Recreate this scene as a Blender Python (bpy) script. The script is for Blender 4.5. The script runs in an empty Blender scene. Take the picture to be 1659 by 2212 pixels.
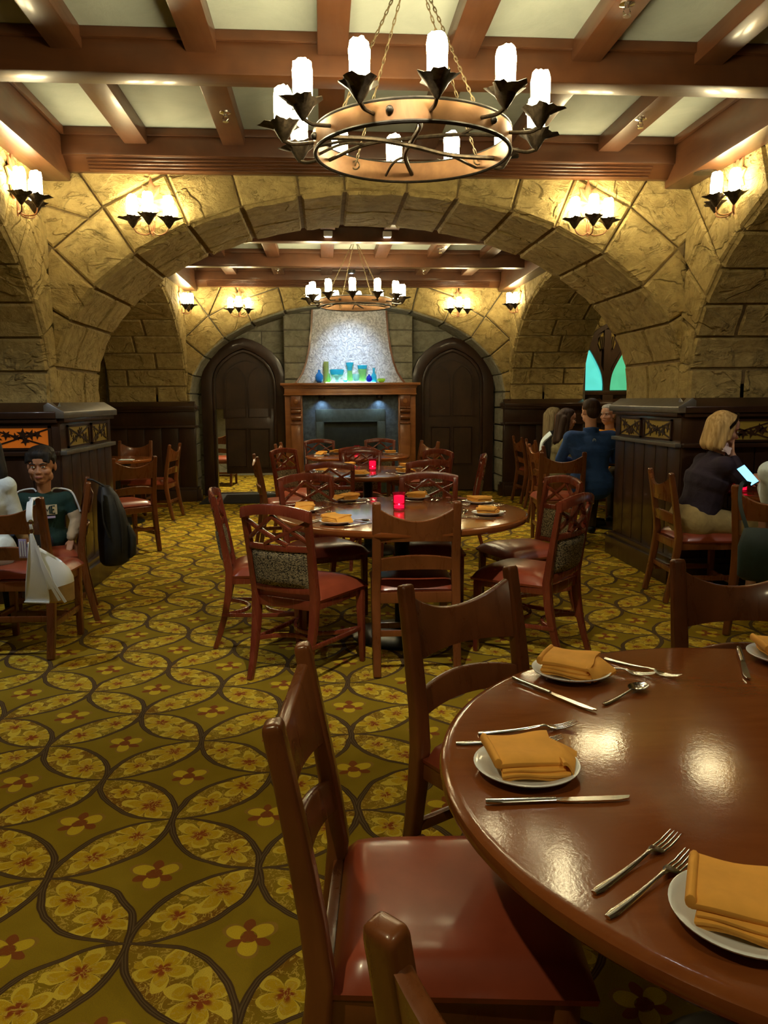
import bpy, bmesh, math, random
from mathutils import Vector, Matrix, Quaternion
from math import sin, cos, pi, sqrt, atan2, radians
random.seed(7)
SC = bpy.context.scene
COL = SC.collection

# ------------------------------------------------------------------ camera
cam = bpy.data.cameras.new('camera')
camo = bpy.data.objects.new('camera', cam)
COL.objects.link(camo)
SC.camera = camo
cam.sensor_fit = 'HORIZONTAL'
cam.sensor_width = 36.0
cam.lens = 1700.0 / 1659.0 * 36.0
cam.clip_start = 0.02
cam.clip_end = 60
vY = Vector(((698.0 - 829.5) / 1700.0, (865.0 - 1106.0) / 1700.0, 1.0)).normalized()
slope = -0.018
vX = Vector((1.0, slope, -(vY.x + slope * vY.y) / vY.z)).normalized()
vZ = vX.cross(vY)
if vZ.y > 0:
    vZ = -vZ
# rows: camera right, camera up, camera back expressed in world axes
camo.matrix_world = Matrix(((vX.x, -vX.y, -vX.z, 0.0), (vY.x, -vY.y, -vY.z, 0.0), (vZ.x, -vZ.y, -vZ.z, 1.40), (0, 0, 0, 1)))

# ------------------------------------------------------------------ world, exposure
W = bpy.data.worlds.new('world')
SC.world = W
W.use_nodes = True
W.node_tree.nodes['Background'].inputs[0].default_value = (1.0, 0.78, 0.5, 1)
W.node_tree.nodes['Background'].inputs[1].default_value = 0.02
SC.view_settings.view_transform = 'Standard'
SC.view_settings.look = 'None'
SC.view_settings.gamma = 1.0
SC.view_settings.use_curve_mapping = False
SC.view_settings.exposure = 0.25
CANDLE = 64.0           # emission of the candle lamps
SCONCE = 44.0
WARM = (1.0, 0.84, 0.47)
COOL = (0.52, 0.76, 1.0)

# ------------------------------------------------------------------ lamps in the ceiling, some of them added fill (each sits in a can fixture built further down)
CANS = []               # (x, y, z, label)
def spot(x, y, z, tx, ty, tz, power, colour, ang, blend, label, size=0.03):
    l = bpy.data.lights.new('spot_lamp', 'SPOT')
    l.energy = power; l.color = colour; l.spot_size = radians(ang); l.spot_blend = blend; l.shadow_soft_size = size
    o = bpy.data.objects.new('spot_lamp', l); COL.objects.link(o)
    o.location = (x, y, z)
    o.rotation_euler = (Vector((tx, ty, tz)) - Vector((x, y, z))).to_track_quat('-Z', 'Y').to_euler()
    CANS.append((x, y, z, label))
    return o
GOLD = (1.0, 0.86, 0.50)
spot(0.38, 10.15, 2.98, 0.40, 11.6, 1.95, 230, COOL, 44, 1.0, 'downlight ring before the far beam, aimed at the fireplace hood')
spot(-1.25, 2.9, 3.17, -1.5, 3.2, 0, 640, GOLD, 84, 1.0, 'downlight ring over the open carpet left of the near table')
spot(0.80, 2.3, 3.17, 0.85, 2.2, 0, 30, (0.9, 0.88, 0.85), 80, 1.0, 'downlight ring over the far edge of the near table')
spot(-0.70, 8.9, 3.17, -0.9, 8.3, 0, 260, GOLD, 80, 1.0, 'downlight ring over the left aisle of the far bay')
spot(1.60, 8.9, 3.17, 1.5, 8.3, 0, 150, GOLD, 80, 1.0, 'downlight ring over the right aisle of the far bay')
spot(-0.95, 0.4, 3.17, -0.95, 1.3, 0, 95, GOLD, 90, 1.0, 'ring of an added fill lamp behind the viewer on the left')  # added lamp, lights the foreground carpet
spot(1.3, -0.6, 3.17, 0.8, 0.6, 0.75, 50, GOLD, 80, 1.0, 'ring of an added fill lamp behind the viewer on the right')  # added lamp, lights the near table from behind the camera
spot(4.6, 10.2, 3.17, 4.3, 11.5, 1.9, 80, (1.0, 0.74, 0.34), 75, 1.0, 'downlight ring before the stained glass window')
spot(-1.5, 13.2, 2.6, -1.5, 13.2, 0, 260, GOLD, 110, 1.0, 'downlight ring in the passage beyond the left door')
spot(3.0, 8.6, 2.75, 2.9, 8.4, 0.7, 22, (1.0, 0.92, 0.75), 100, 1.0, 'downlight ring over the table of four')
spot(-2.4, 9.1, 2.75, -2.2, 9.3, 0.7, 24, GOLD, 100, 1.0, 'downlight ring over the small far left table')
spot(-2.2, 3.7, 2.80, -1.8, 4.6, 0.7, 75, (0.88, 0.95, 1.0), 95, 1.0, 'ring of an added fill lamp over the woman at the left edge')  # added to brighten the boy and the left aisle
spot(3.0, 4.0, 2.80, 2.8, 4.9, 0.9, 26, (1.0, 0.92, 0.8), 100, 1.0, 'downlight ring over the blonde woman')
spot(0.15, 2.35, 2.95, 0.35, 4.3, 0.5, 170, (1.0, 0.90, 0.66), 62, 1.0, 'ring of an added fill lamp on the near beam, aimed at the middle table')  # fill lamp added to brighten the chairs round the middle table
for px_ in (-0.02, 0.82): spot(px_, 11.62, 1.440, px_, 11.70, 1.0, 6.0, COOL, 110, 1.0, 'puck light under the %s half of the mantel shelf' % ('left' if px_ < 0.4 else 'right'), 0.02)

# ------------------------------------------------------------------ node helpers
class S:
    """a shader socket with arithmetic"""
    def __init__(s, nt, sock): s.nt = nt; s.k = sock
    def _m(s, op, *a):
        n = s.nt.nodes.new('ShaderNodeMath'); n.operation = op
        for i, x in enumerate((s,) + a):
            if isinstance(x, S): s.nt.links.new(x.k, n.inputs[i])
            else: n.inputs[i].default_value = x
        return S(s.nt, n.outputs[0])
    def __add__(s, o): return s._m('ADD', o)
    def __radd__(s, o): return s._m('ADD', o)
    def __sub__(s, o): return s._m('SUBTRACT', o)
    def __rsub__(s, o): return (s * -1.0) + o
    def __mul__(s, o): return s._m('MULTIPLY', o)
    def __rmul__(s, o): return s._m('MULTIPLY', o)
    def __truediv__(s, o): return s._m('DIVIDE', o)
    def abs(s): return s._m('ABSOLUTE')
    def floor(s): return s._m('FLOOR')
    def round(s): return s._m('ROUND')
    def sqrt(s): return s._m('SQRT')
    def cos(s): return s._m('COSINE')
    def lt(s, o): return s._m('LESS_THAN', o)
    def gt(s, o): return s._m('GREATER_THAN', o)
    def min(s, o): return s._m('MINIMUM', o)
    def max(s, o): return s._m('MAXIMUM', o)
    def pow(s, o): return s._m('POWER', o)
    def atan2(s, o): return s._m('ARCTAN2', o)
    def clamp(s): return s.max(0.0).min(1.0)
    def step(s, a, b):
        n = s.nt.nodes.new('ShaderNodeMapRange'); n.interpolation_type = 'SMOOTHSTEP'
        s.nt.links.new(s.k, n.inputs[0]); n.inputs[1].default_value = a; n.inputs[2].default_value = b
        return S(s.nt, n.outputs[0])

class Mat:
    def __init__(s, name, color=(0.5, 0.5, 0.5), rough=0.5, metal=0.0, spec=0.5, coat=0.0, trans=0.0, ior=1.45):
        s.m = bpy.data.materials.new(name); s.m.use_nodes = True
        s.nt = s.m.node_tree; s.b = s.nt.nodes['Principled BSDF']
        s.set('Base Color', (*color, 1)); s.set('Roughness', rough); s.set('Metallic', metal)
        s.set('Specular IOR Level', spec); s.set('Coat Weight', coat); s.set('Coat Roughness', 0.12)
        s.set('Transmission Weight', trans); s.set('IOR', ior)
        s.m.diffuse_color = (*color, 1)
    def set(s, k, v): s.b.inputs[k].default_value = v
    def node(s, t, **kw):
        n = s.nt.nodes.new(t)
        for k, v in kw.items(): setattr(n, k, v)
        return n
    def link(s, a, b): s.nt.links.new(a.k if isinstance(a, S) else a, b)
    def coord(s, kind='Object', scale=(1, 1, 1), rot=(0, 0, 0)):
        t = s.node('ShaderNodeTexCoord'); m = s.node('ShaderNodeMapping')
        m.inputs['Scale'].default_value = scale; m.inputs['Rotation'].default_value = rot
        s.link(t.outputs[kind], m.inputs[0]); return m.outputs[0]
    def noise(s, vec, scale=5, detail=4, rough=0.55, dist=0.0):
        n = s.node('ShaderNodeTexNoise'); s.link(vec, n.inputs['Vector'])
        n.inputs['Scale'].default_value = scale; n.inputs['Detail'].default_value = detail
        n.inputs['Roughness'].default_value = rough; n.inputs['Distortion'].default_value = dist
        return S(s.nt, n.outputs[0])
    def voro(s, vec, scale=5, feature='F1', out=0, rnd=1.0):
        n = s.node('ShaderNodeTexVoronoi', feature=feature); s.link(vec, n.inputs['Vector'])
        n.inputs['Scale'].default_value = scale; n.inputs['Randomness'].default_value = rnd
        return S(s.nt, n.outputs[out])
    def ramp(s, fac, stops, interp='LINEAR'):
        n = s.node('ShaderNodeValToRGB'); n.color_ramp.interpolation = interp
        e = n.color_ramp.elements
        while len(e) < len(stops): e.new(0.5)
        for q, (p, c) in zip(e, stops): q.position = p; q.color = (*c, 1)
        s.link(fac, n.inputs[0]); return n.outputs[0]
    def mix(s, fac, a, b, blend='MIX'):
        n = s.node('ShaderNodeMix', data_type='RGBA', blend_type=blend)
        for k, v in ((0, fac), (6, a), (7, b)):
            if isinstance(v, S) or hasattr(v, 'is_linked'): s.link(v, n.inputs[k])
            elif isinstance(v, tuple): n.inputs[k].default_value = (*v, 1)
            else: n.inputs[k].default_value = v
        return n.outputs[2]
    def color(s, sock): s.link(sock, s.b.inputs['Base Color'])
    def bump(s, h, strength=0.3, dist=0.01):
        n = s.node('ShaderNodeBump'); n.inputs['Strength'].default_value = strength
        n.inputs['Distance'].default_value = dist; s.link(h, n.inputs['Height'])
        s.link(n.outputs[0], s.b.inputs['Normal'])
    def emit(s, color, strength):
        s.set('Emission Color', (*color, 1)); s.set('Emission Strength', strength)

def wood(name, c1, c2, rough=0.35, coat=0.3, scale=1.0, axis=2, spec=0.5):
    m = Mat(name, c1, rough, coat=coat, spec=spec)
    sc = [14 * scale] * 3; sc[axis] = 1.6 * scale
    v = m.coord('Object', tuple(sc))
    n = m.noise(v, 1.6, 6, 0.6, 1.2)
    n2 = m.noise(m.coord('Object', (2.3, 2.3, 2.3)), 1.5, 3)
    m.color(m.mix(n2.step(0.3, 0.75), m.ramp(n, [(0.3, c1), (0.7, c2)]), tuple(0.72 * x for x in c1)))
    r = n.step(0.2, 0.8) * 0.12 + (rough - 0.06)
    m.link(r, m.b.inputs['Roughness'])
    m.bump(n, 0.06, 0.003)
    return m.m
def plain(name, color, rough=0.6, var=0.15, scale=30, bump=0.0, **kw):
    m = Mat(name, color, rough, **kw)
    n = m.noise(m.coord('Object'), scale, 4)
    m.color(m.mix(n.step(0.3, 0.7), tuple(x * (1 - var) for x in color), tuple(min(1, x * (1 + var)) for x in color)))
    if bump: m.bump(n, bump, 0.004)
    return m.m

M = {}
M['wood_dark'] = wood('dark_panel_wood', (0.036, 0.016, 0.009), (0.058, 0.026, 0.013), 0.34, 0.3)
M['wood_black'] = wood('door_wood', (0.052, 0.026, 0.013), (0.075, 0.037, 0.018), 0.42, 0.15)
M['wood_beam_x'] = wood('beam_wood', (0.088, 0.031, 0.011), (0.118, 0.043, 0.015), 0.42, 0.15, 0.6, 0)
M['wood_beam_y'] = wood('beam_wood_long', (0.088, 0.031, 0.011), (0.118, 0.043, 0.015), 0.42, 0.15, 0.6, 1)
M['wood_chair'] = wood('chair_wood', (0.165, 0.050, 0.014), (0.225, 0.072, 0.021), 0.30, 0.3)
M['wood_red'] = wood('cherry_chair_wood', (0.185, 0.034, 0.017), (0.245, 0.050, 0.022), 0.26, 0.4)
M['wood_table'] = wood('table_wood', (0.150, 0.050, 0.015), (0.215, 0.078, 0.024), 0.30, 0.25, 0.35, 1)
M['wood_mantel'] = wood('mantel_wood', (0.30, 0.105, 0.026), (0.38, 0.145, 0.038), 0.4, 0.2, 0.6, 0)
M['cap'] = plain('painted_sheen_trim', (0.20, 0.19, 0.175), 0.36, 0.1, 12, metal=0.6, spec=0.8)  # reflected light put into a paler, metallic copy of the trim
M['leather'] = plain('red_brown_leather', (0.290, 0.058, 0.026), 0.30, 0.12, 9, 0.05, coat=0.15)
M['iron'] = plain('black_iron', (0.030, 0.026, 0.022), 0.45, 0.3, 40, 0.1, metal=0.6)
M['castiron'] = plain('cast_iron', (0.012, 0.014, 0.013), 0.28, 0.2, 30, 0.02, metal=0.3)
M['leafiron'] = plain('dark_leaf_iron', (0.060, 0.045, 0.030), 0.40, 0.4, 60, 0.15, metal=0.7)
M['chrome'] = plain('chrome', (0.75, 0.74, 0.70), 0.18, 0.05, 30, metal=1.0)
M['silver'] = plain('cutlery_steel', (0.72, 0.71, 0.68), 0.16, 0.04, 20, metal=1.0)
M['porcelain'] = plain('white_porcelain', (0.76, 0.81, 0.84), 0.16, 0.02, 10, coat=0.4)
M['napkin'] = plain('orange_napkin_cloth', (0.83, 0.40, 0.065), 0.85, 0.08, 14, 0.15)
M['black'] = plain('black_cloth', (0.008, 0.008, 0.009), 0.8, 0.3, 40, 0.2)
M['slate'] = plain('blue_slate', (0.060, 0.085, 0.110), 0.40, 0.35, 18, 0.1)
M['soot'] = plain('firebox_black', (0.010, 0.014, 0.010), 0.6, 0.4, 12, 0.1)
M['shade_metal'] = plain('grey_green_metal', (0.045, 0.060, 0.050), 0.5, 0.2, 14, 0.02)
M['skin'] = plain('skin', (0.58, 0.31, 0.20), 0.5, 0.06, 20, 0.03)
M['skin_tan'] = plain('tan_skin', (0.46, 0.22, 0.115), 0.5, 0.06, 20, 0.03)
M['lips'] = plain('lips', (0.34, 0.11, 0.09), 0.45, 0.05)
M['eye_white'] = plain('eye_white', (0.65, 0.62, 0.58), 0.2, 0.02)
M['eye_dark'] = plain('eye_dark', (0.012, 0.007, 0.005), 0.15, 0.1)
M['brow'] = plain('dark_brow', (0.012, 0.008, 0.006), 0.8, 0.1)

def hairmat(name, c, c2):
    m = Mat(name, c, 0.58, spec=0.3)
    v = m.coord('Object', (60, 60, 4))
    n = m.noise(v, 1.0, 3, 0.6, 0.4)
    m.color(m.ramp(n, [(0.32, c), (0.68, c2)])); m.bump(n, 0.7, 0.006)
    return m.m
M['hair_black'] = hairmat('black_hair', (0.006, 0.005, 0.005), (0.022, 0.016, 0.012))
M['hair_brown'] = hairmat('brown_hair', (0.022, 0.011, 0.007), (0.060, 0.030, 0.018))
M['hair_blonde'] = hairmat('blonde_hair', (0.40, 0.24, 0.075), (0.72, 0.52, 0.24))
M['hair_ash'] = hairmat('ash_blonde_hair', (0.20, 0.15, 0.08), (0.42, 0.34, 0.20))
M['hair_grey'] = hairmat('grey_hair', (0.40, 0.38, 0.34), (0.66, 0.64, 0.58))
def cloth(name, c, var=0.15, bump=0.25):
    m = Mat(name, c, 0.85)
    n = m.noise(m.coord('Object', (1, 1, 1)), 9, 4, 0.6, 1.0)
    m.color(m.mix(n.step(0.3, 0.7), tuple(x * (1 - var) for x in c), tuple(x * (1 + var) for x in c)))
    m.bump(n, bump, 0.03)
    return m.m
M['c_blue'] = cloth('blue_jersey', (0.022, 0.070, 0.245))
M['c_green'] = cloth('dark_green_jersey', (0.010, 0.040, 0.034))
M['c_sleeve'] = cloth('beige_sleeve', (0.52, 0.40, 0.25))
M['c_olive'] = cloth('olive_jacket', (0.17, 0.145, 0.065))
M['c_purple'] = cloth('dark_purple_top', (0.030, 0.020, 0.040))
M['c_khaki'] = cloth('khaki_shorts', (0.42, 0.33, 0.15))
M['c_white'] = cloth('pale_blue_white_jacket', (0.62, 0.72, 0.78))
M['c_orange'] = cloth('orange_shirt', (0.75, 0.30, 0.02))
M['c_black'] = cloth('black_garment', (0.010, 0.010, 0.012))
M['c_jeans'] = cloth('dark_jeans', (0.030, 0.040, 0.065))
M['c_trouser'] = cloth('dark_olive_trousers', (0.060, 0.045, 0.020))
M['c_cream'] = plain('cream_print', (0.62, 0.56, 0.40), 0.8, 0.1)
M['bag_white'] = plain('white_leather', (0.80, 0.84, 0.86), 0.42, 0.03, 8, 0.05)
M['bag_tan'] = plain('tan_canvas', (0.42, 0.28, 0.11), 0.8, 0.12, 20, 0.1)
M['tag'] = plain('lilac_tag', (0.42, 0.36, 0.60), 0.6, 0.05)
M['backpack'] = plain('black_backpack_nylon', (0.012, 0.013, 0.013), 0.55, 0.3, 14, 0.3)
M['teal'] = plain('dark_teal_bag', (0.012, 0.030, 0.034), 0.6, 0.2, 12, 0.2)
M['rubber'] = plain('black_mat', (0.022, 0.022, 0.028), 0.5, 0.2, 30, 0.1)
M['brass'] = plain('brass', (0.55, 0.40, 0.16), 0.3, 0.1, metal=1.0)
M['tissue'] = plain('pink_white_tissue', (0.75, 0.62, 0.66), 0.8, 0.05)

# stone
def stone(name, c1, c2, c3, b=0.9):
    m = Mat(name, c1, 0.88, spec=0.25)
    v = m.coord('Object')
    n = m.noise(v, 2.2, 5, 0.6, 0.6); n2 = m.noise(v, 14, 6, 0.65, 0.4)
    m.color(m.mix(n2.step(0.35, 0.72), m.ramp(n, [(0.3, c1), (0.52, c2), (0.72, c3)]), tuple(0.75 * x for x in c1)))
    # chiselled faces: broad facets, a few broken ledges, fine grit
    w = m.noise(m.coord('Object', (1, 1, 1.5), (0.3, 0.5, 0.6)), 2.4, 3, 0.5, 1.0)
    w2 = m.noise(m.coord('Object', (1.3, 1.3, 2.2), (0.9, 0.2, 0.3)), 4.0, 6, 0.68, 0.5)
    ledge = (w - 0.52).step(-0.02, 0.025) + (w2 - 0.60).step(-0.012, 0.02) * 0.8
    m.bump(ledge * 0.8 + w2 * 2.2 + n2 * 0.5, b, 0.020)
    return m.m
M['stone'] = stone('tan_cut_stone', (0.40, 0.295, 0.112), (0.47, 0.36, 0.150), (0.37, 0.265, 0.095))
M['stone_far'] = stone('grey_green_stone', (0.30, 0.29, 0.22), (0.36, 0.34, 0.26), (0.27, 0.26, 0.20), 0.5)
M['mortar'] = plain('mortar', (0.20, 0.14, 0.06), 0.95, 0.2, 20, 0.3)
M['mortar_far'] = plain('grey_mortar', (0.12, 0.11, 0.085), 0.95, 0.2, 20, 0.3)
M['hood'] = None
m = Mat('mottled_metal_hood', (0.42, 0.43, 0.46), 0.42, metal=0.3)
v = m.coord('Object'); a = m.noise(v, 15, 3, 0.6, 2.2); n = m.noise(v, 45, 3)
m.color(m.mix((a * 0.8 + n * 0.2).step(0.40, 0.60), (0.30, 0.30, 0.34), (0.56, 0.57, 0.62))); m.bump(a, 0.5, 0.012); M['hood'] = m.m
m = Mat('ceiling_plaster', (0.62, 0.60, 0.46), 0.9, spec=0.2)
v = m.coord('Object'); n = m.noise(v, 2.5, 6, 0.6, 0.8)
m.color(m.ramp(n, [(0.3, (0.33, 0.365, 0.325)), (0.7, (0.41, 0.445, 0.395))])); m.bump(n, 0.25, 0.03); M['plaster'] = m.m
m = Mat('hammered_copper', (0.40, 0.20, 0.075), 0.45, metal=0.55)
v = m.coord('Object'); n = m.noise(v, 6, 4, 0.6, 0.5)
m.color(m.ramp(n, [(0.3, (0.12, 0.052, 0.020)), (0.55, (0.20, 0.10, 0.040)), (0.75, (0.27, 0.15, 0.065))])); m.bump(n, 0.25, 0.01); M['copper'] = m.m
M['chain'] = plain('aged_brass_chain', (0.17, 0.125, 0.065), 0.5, 0.3, 60, metal=0.6)
m = Mat('bronze_leaf', (0.42, 0.20, 0.10), 0.5, metal=0.45)
v = m.coord('Object'); n = m.noise(v, 18, 3)
m.color(m.mix(n.step(0.3, 0.7), (0.30, 0.13, 0.06), (0.50, 0.26, 0.13))); M['bronze'] = m.m
# tweed chair back
m = Mat('black_and_cream_tweed', (0.2, 0.18, 0.1), 0.9)
v = m.coord('Object', (1, 1, 2.4)); a2 = m.voro(v, 95, 'F1', 0); n = m.noise(v, 110, 2)
m.color(m.mix((n + a2 * 0.22).step(0.56, 0.64), (0.014, 0.011, 0.008), (0.30, 0.24, 0.13))); m.bump(n, 0.7, 0.006); M['tweed'] = m.m
# candle lamps: dim wax at the foot, bright above
def candle_mat(name, s):
    m = Mat(name, (0.9, 0.85, 0.6), 0.5)
    t = m.node('ShaderNodeTexCoord'); x = m.node('ShaderNodeSeparateXYZ'); m.link(t.outputs['Generated'], x.inputs[0])
    z = S(m.nt, x.outputs[2])
    st = z.step(0.02, 0.32) * s + 0.9
    m.set('Emission Color', (*WARM, 1)); m.link(st, m.b.inputs['Emission Strength'])
    return m.m
M['candle'] = candle_mat('chandelier_candle_lamp', CANDLE)
M['candle_s'] = candle_mat('sconce_candle_lamp', SCONCE)
def glassy(name, c, emit=0.0, rough=0.1, trans=0.75, ecol=None):
    m = Mat(name, c, rough, trans=trans, ior=1.25, coat=0.2)
    if emit: m.emit(ecol or c, emit)
    return m.m
M['glass_red'] = glassy('red_votive_glass', (0.95, 0.06, 0.20), 0.0, 0.12, 0.92)
M['flame'] = glassy('votive_flame', (1, 0.5, 0.2), 30, 0.4, 0.0, (1.0, 0.45, 0.25))
M['wax'] = glassy('lit_votive_wax', (0.9, 0.3, 0.4), 1.1, 0.4, 0.0, (1.0, 0.10, 0.25))
M['g_teal'] = glassy('teal_glass', (0.10, 0.72, 0.88))
M['g_blue'] = glassy('blue_glass', (0.08, 0.45, 0.95))
M['g_navy'] = glassy('cobalt_glass', (0.06, 0.10, 0.70))
M['g_green'] = glassy('green_glass', (0.55, 0.90, 0.40))
M['g_olive'] = glassy('olive_glass', (0.62, 0.68, 0.25))
M['g_lime'] = glassy('lime_glass', (0.65, 0.90, 0.15))
M['g_pale'] = glassy('pale_aqua_glass', (0.55, 0.85, 0.80))
M['g_clear'] = glassy('clear_glass', (0.9, 0.95, 0.93), 0, 0.02, 0.95)
def backlit(name, c, s):
    m = Mat(name, c, 0.4)
    n = m.noise(m.coord('Object'), 3.0, 3, 0.5, 0.6)
    col = m.ramp(n, [(0.3, tuple(0.8 * x for x in c)), (0.7, c)])
    m.color(col); m.link(col, m.b.inputs['Emission Color']); m.set('Emission Strength', s)
    return m.m
M['pane_cyan'] = backlit('backlit_cyan_glass', (0.09, 0.62, 0.55), 1.0)
M['pane_green'] = backlit('backlit_green_glass', (0.07, 0.42, 0.22), 1.0)
M['amber'] = backlit('backlit_amber_glass', (0.55, 0.13, 0.010), 0.32)
M['amber_dim'] = backlit('amber_glass', (0.30, 0.20, 0.03), 0.06)
M['screen'] = backlit('phone_screen', (0.20, 0.60, 1.0), 2.2)
M['led'] = backlit('cool_led_panel', (0.75, 1.0, 0.95), 5.0)
M['lamp_face'] = backlit('lamp_face', (1.0, 0.85, 0.6), 6.0)

# carpet: interlocking rings on a gold ground, flowers in the petals and in the concave diamonds
m = Mat('gold_carpet', (0.3, 0.2, 0.03), 0.95, spec=0.1)
tc = m.node('ShaderNodeTexCoord'); nz = m.node('ShaderNodeTexNoise'); m.link(tc.outputs['Object'], nz.inputs['Vector'])
nz.inputs['Scale'].default_value = 7.0
vm = m.node('ShaderNodeVectorMath', operation='MULTIPLY_ADD'); m.link(nz.outputs['Color'], vm.inputs[0])
vm.inputs[1].default_value = (0.03, 0.03, 0); m.link(tc.outputs['Object'], vm.inputs[2])
sx = m.node('ShaderNodeSeparateXYZ'); m.link(vm.outputs[0], sx.inputs[0])
u = (S(m.nt, sx.outputs[0]) + 0.515) / 0.312; v = (S(m.nt, sx.outputs[1]) - 1.935) / 0.311
def circ(ou, ov):
    du = u - (((u - ou) * 0.5).round() * 2.0 + ou); dv = v - (((v - ov) * 0.5).round() * 2.0 + ov)
    return (du * du + dv * dv).sqrt(), du, dv
dA, ua, va = circ(1.0, 0.0); dB, ub, vb = circ(0.0, 1.0)
wA = ua.abs() * 0.024 + 0.014; wB = ub.abs() * 0.024 + 0.014
lA = (dA - 1.0).abs() / wA; lB = (dB - 1.0).abs() / wB
line = lA.min(lB)
inA = dA.lt(1.0); inB = dB.lt(1.0); lens = inA * inB
fu = u - u.floor() - 0.5; fv = v - v.floor() - 0.5
cell = m.node('ShaderNodeCombineXYZ'); m.link(u.floor(), cell.inputs[0]); m.link(v.floor(), cell.inputs[1])
wn = m.node('ShaderNodeTexWhiteNoise', noise_dimensions='2D'); m.link(cell.outputs[0], wn.inputs['Vector'])
rnd = S(m.nt, wn.outputs['Value'])
par = (((u.floor() + v.floor()) * 0.5)._m('FRACT') * -4.0) + 1.0        # +1 / -1: which diagonal the petal lies on
wob = m.noise(vm.outputs[0], 11.0, 2) * 1.1 + 0.45
def bloom(k, size, lobes, ph):
    a_ = fu - k; b_ = fv - par * k
    r_ = (a_ * a_ + b_ * b_).sqrt(); t_ = b_.atan2(a_) + rnd * 6.0 + ph
    return r_ / ((((t_ * (lobes / 2.0)).cos().abs().pow(0.6)) * 0.17 + 0.05) * wob * size)
f1 = bloom(0.19, rnd * 0.55 + 0.95, 6.0, 0.0); f2 = bloom(-0.17, 1.30 - rnd * 0.55, 5.0, 1.7)
fl = f1.min(f2)
vec = vm.outputs[0]
buds = m.voro(vec, 17.0, 'F1'); budr = S(m.nt, buds.k.node.outputs[1])
fine = m.noise(vec, 26.0, 3, 0.6, 1.5)
edge = (fine - 0.5).abs().lt(0.022)
# flower in the diamonds
inD = (inA + inB) * (1.0 - lens)
su = ua * inA + ub * (1.0 - inA); sv = va * inA + vb * (1.0 - inA)
dr = (su * su + sv * sv).sqrt(); dth = sv.atan2(su) + 1.5708
dp = (((dth * 3.0).cos() * 0.5 + 0.5).pow(0.6)) * 0.25 + 0.02
star = ((0.5 - (dth * 3.0).cos() * 0.5).pow(2.0)) * 0.16 + 0.06
ground = m.mix(m.noise(vec, 3.0, 3).step(0.3, 0.7), (0.270, 0.180, 0.010), (0.335, 0.232, 0.017))
c = m.mix(lens * m.noise(vec, 5.0, 2).step(0.35, 0.75) * 0.75, ground, (0.215, 0.070, 0.012))
c = m.mix(lens * buds.lt(0.26) * budr.gt(0.30), c, (0.60, 0.39, 0.022))
c = m.mix(lens * fl.lt(1.0), c, m.mix(fl.step(0.25, 0.5), (0.29, 0.062, 0.014), (0.60, 0.385, 0.014)))
c = m.mix(lens * edge * 0.9, c, (0.62, 0.43, 0.070))
c = m.mix(lens * (fl - 1.0).abs().lt(0.12), c, (0.74, 0.55, 0.060))
c = m.mix(inD * dr.lt(star), c, (0.26, 0.072, 0.018))
c = m.mix(inD * dr.lt(dp) * dr.gt(0.075), c, (0.66, 0.47, 0.025))
c = m.mix(inD * dr.lt(dp) * (dr / dp).gt(0.86), c, (0.33, 0.19, 0.03))
lc = m.mix(line.step(0.25, 0.7), (0.135, 0.090, 0.045), (0.065, 0.036, 0.020))
lc = m.mix(line.lt(0.16), lc, (0.060, 0.036, 0.020))
c = m.mix(1.0 - line.step(0.85, 1.1), c, lc)
tuft = m.noise(vec, 420.0, 2)
c = m.mix(tuft.step(0.2, 0.8) * 0.35, c, (0.09, 0.05, 0.01))
m.color(c); m.bump(tuft, 0.5, 0.004); M['carpet'] = m.m

# table top: polished, worn, lightly scratched
m = Mat('polished_table_top', (0.2, 0.07, 0.02), 0.2, coat=0.0)
v = m.coord('Object'); n = m.noise(m.coord('Object', (3, 12, 1)), 1.4, 6, 0.6, 0.8); n2 = m.noise(v, 3.0, 5, 0.65)
m.color(m.mix(n2.step(0.3, 0.75), m.ramp(n, [(0.3, (0.165, 0.042, 0.009)), (0.7, (0.235, 0.068, 0.016))]), (0.205, 0.060, 0.015)))
m.link(n2.step(0.25, 0.75) * 0.07 + 0.09, m.b.inputs['Roughness'])
m.bump(m.noise(v, 150, 2) * 0.35 + m.noise(v, 7, 2) * 1.0, 0.07, 0.006); M['tabletop'] = m.m
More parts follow.
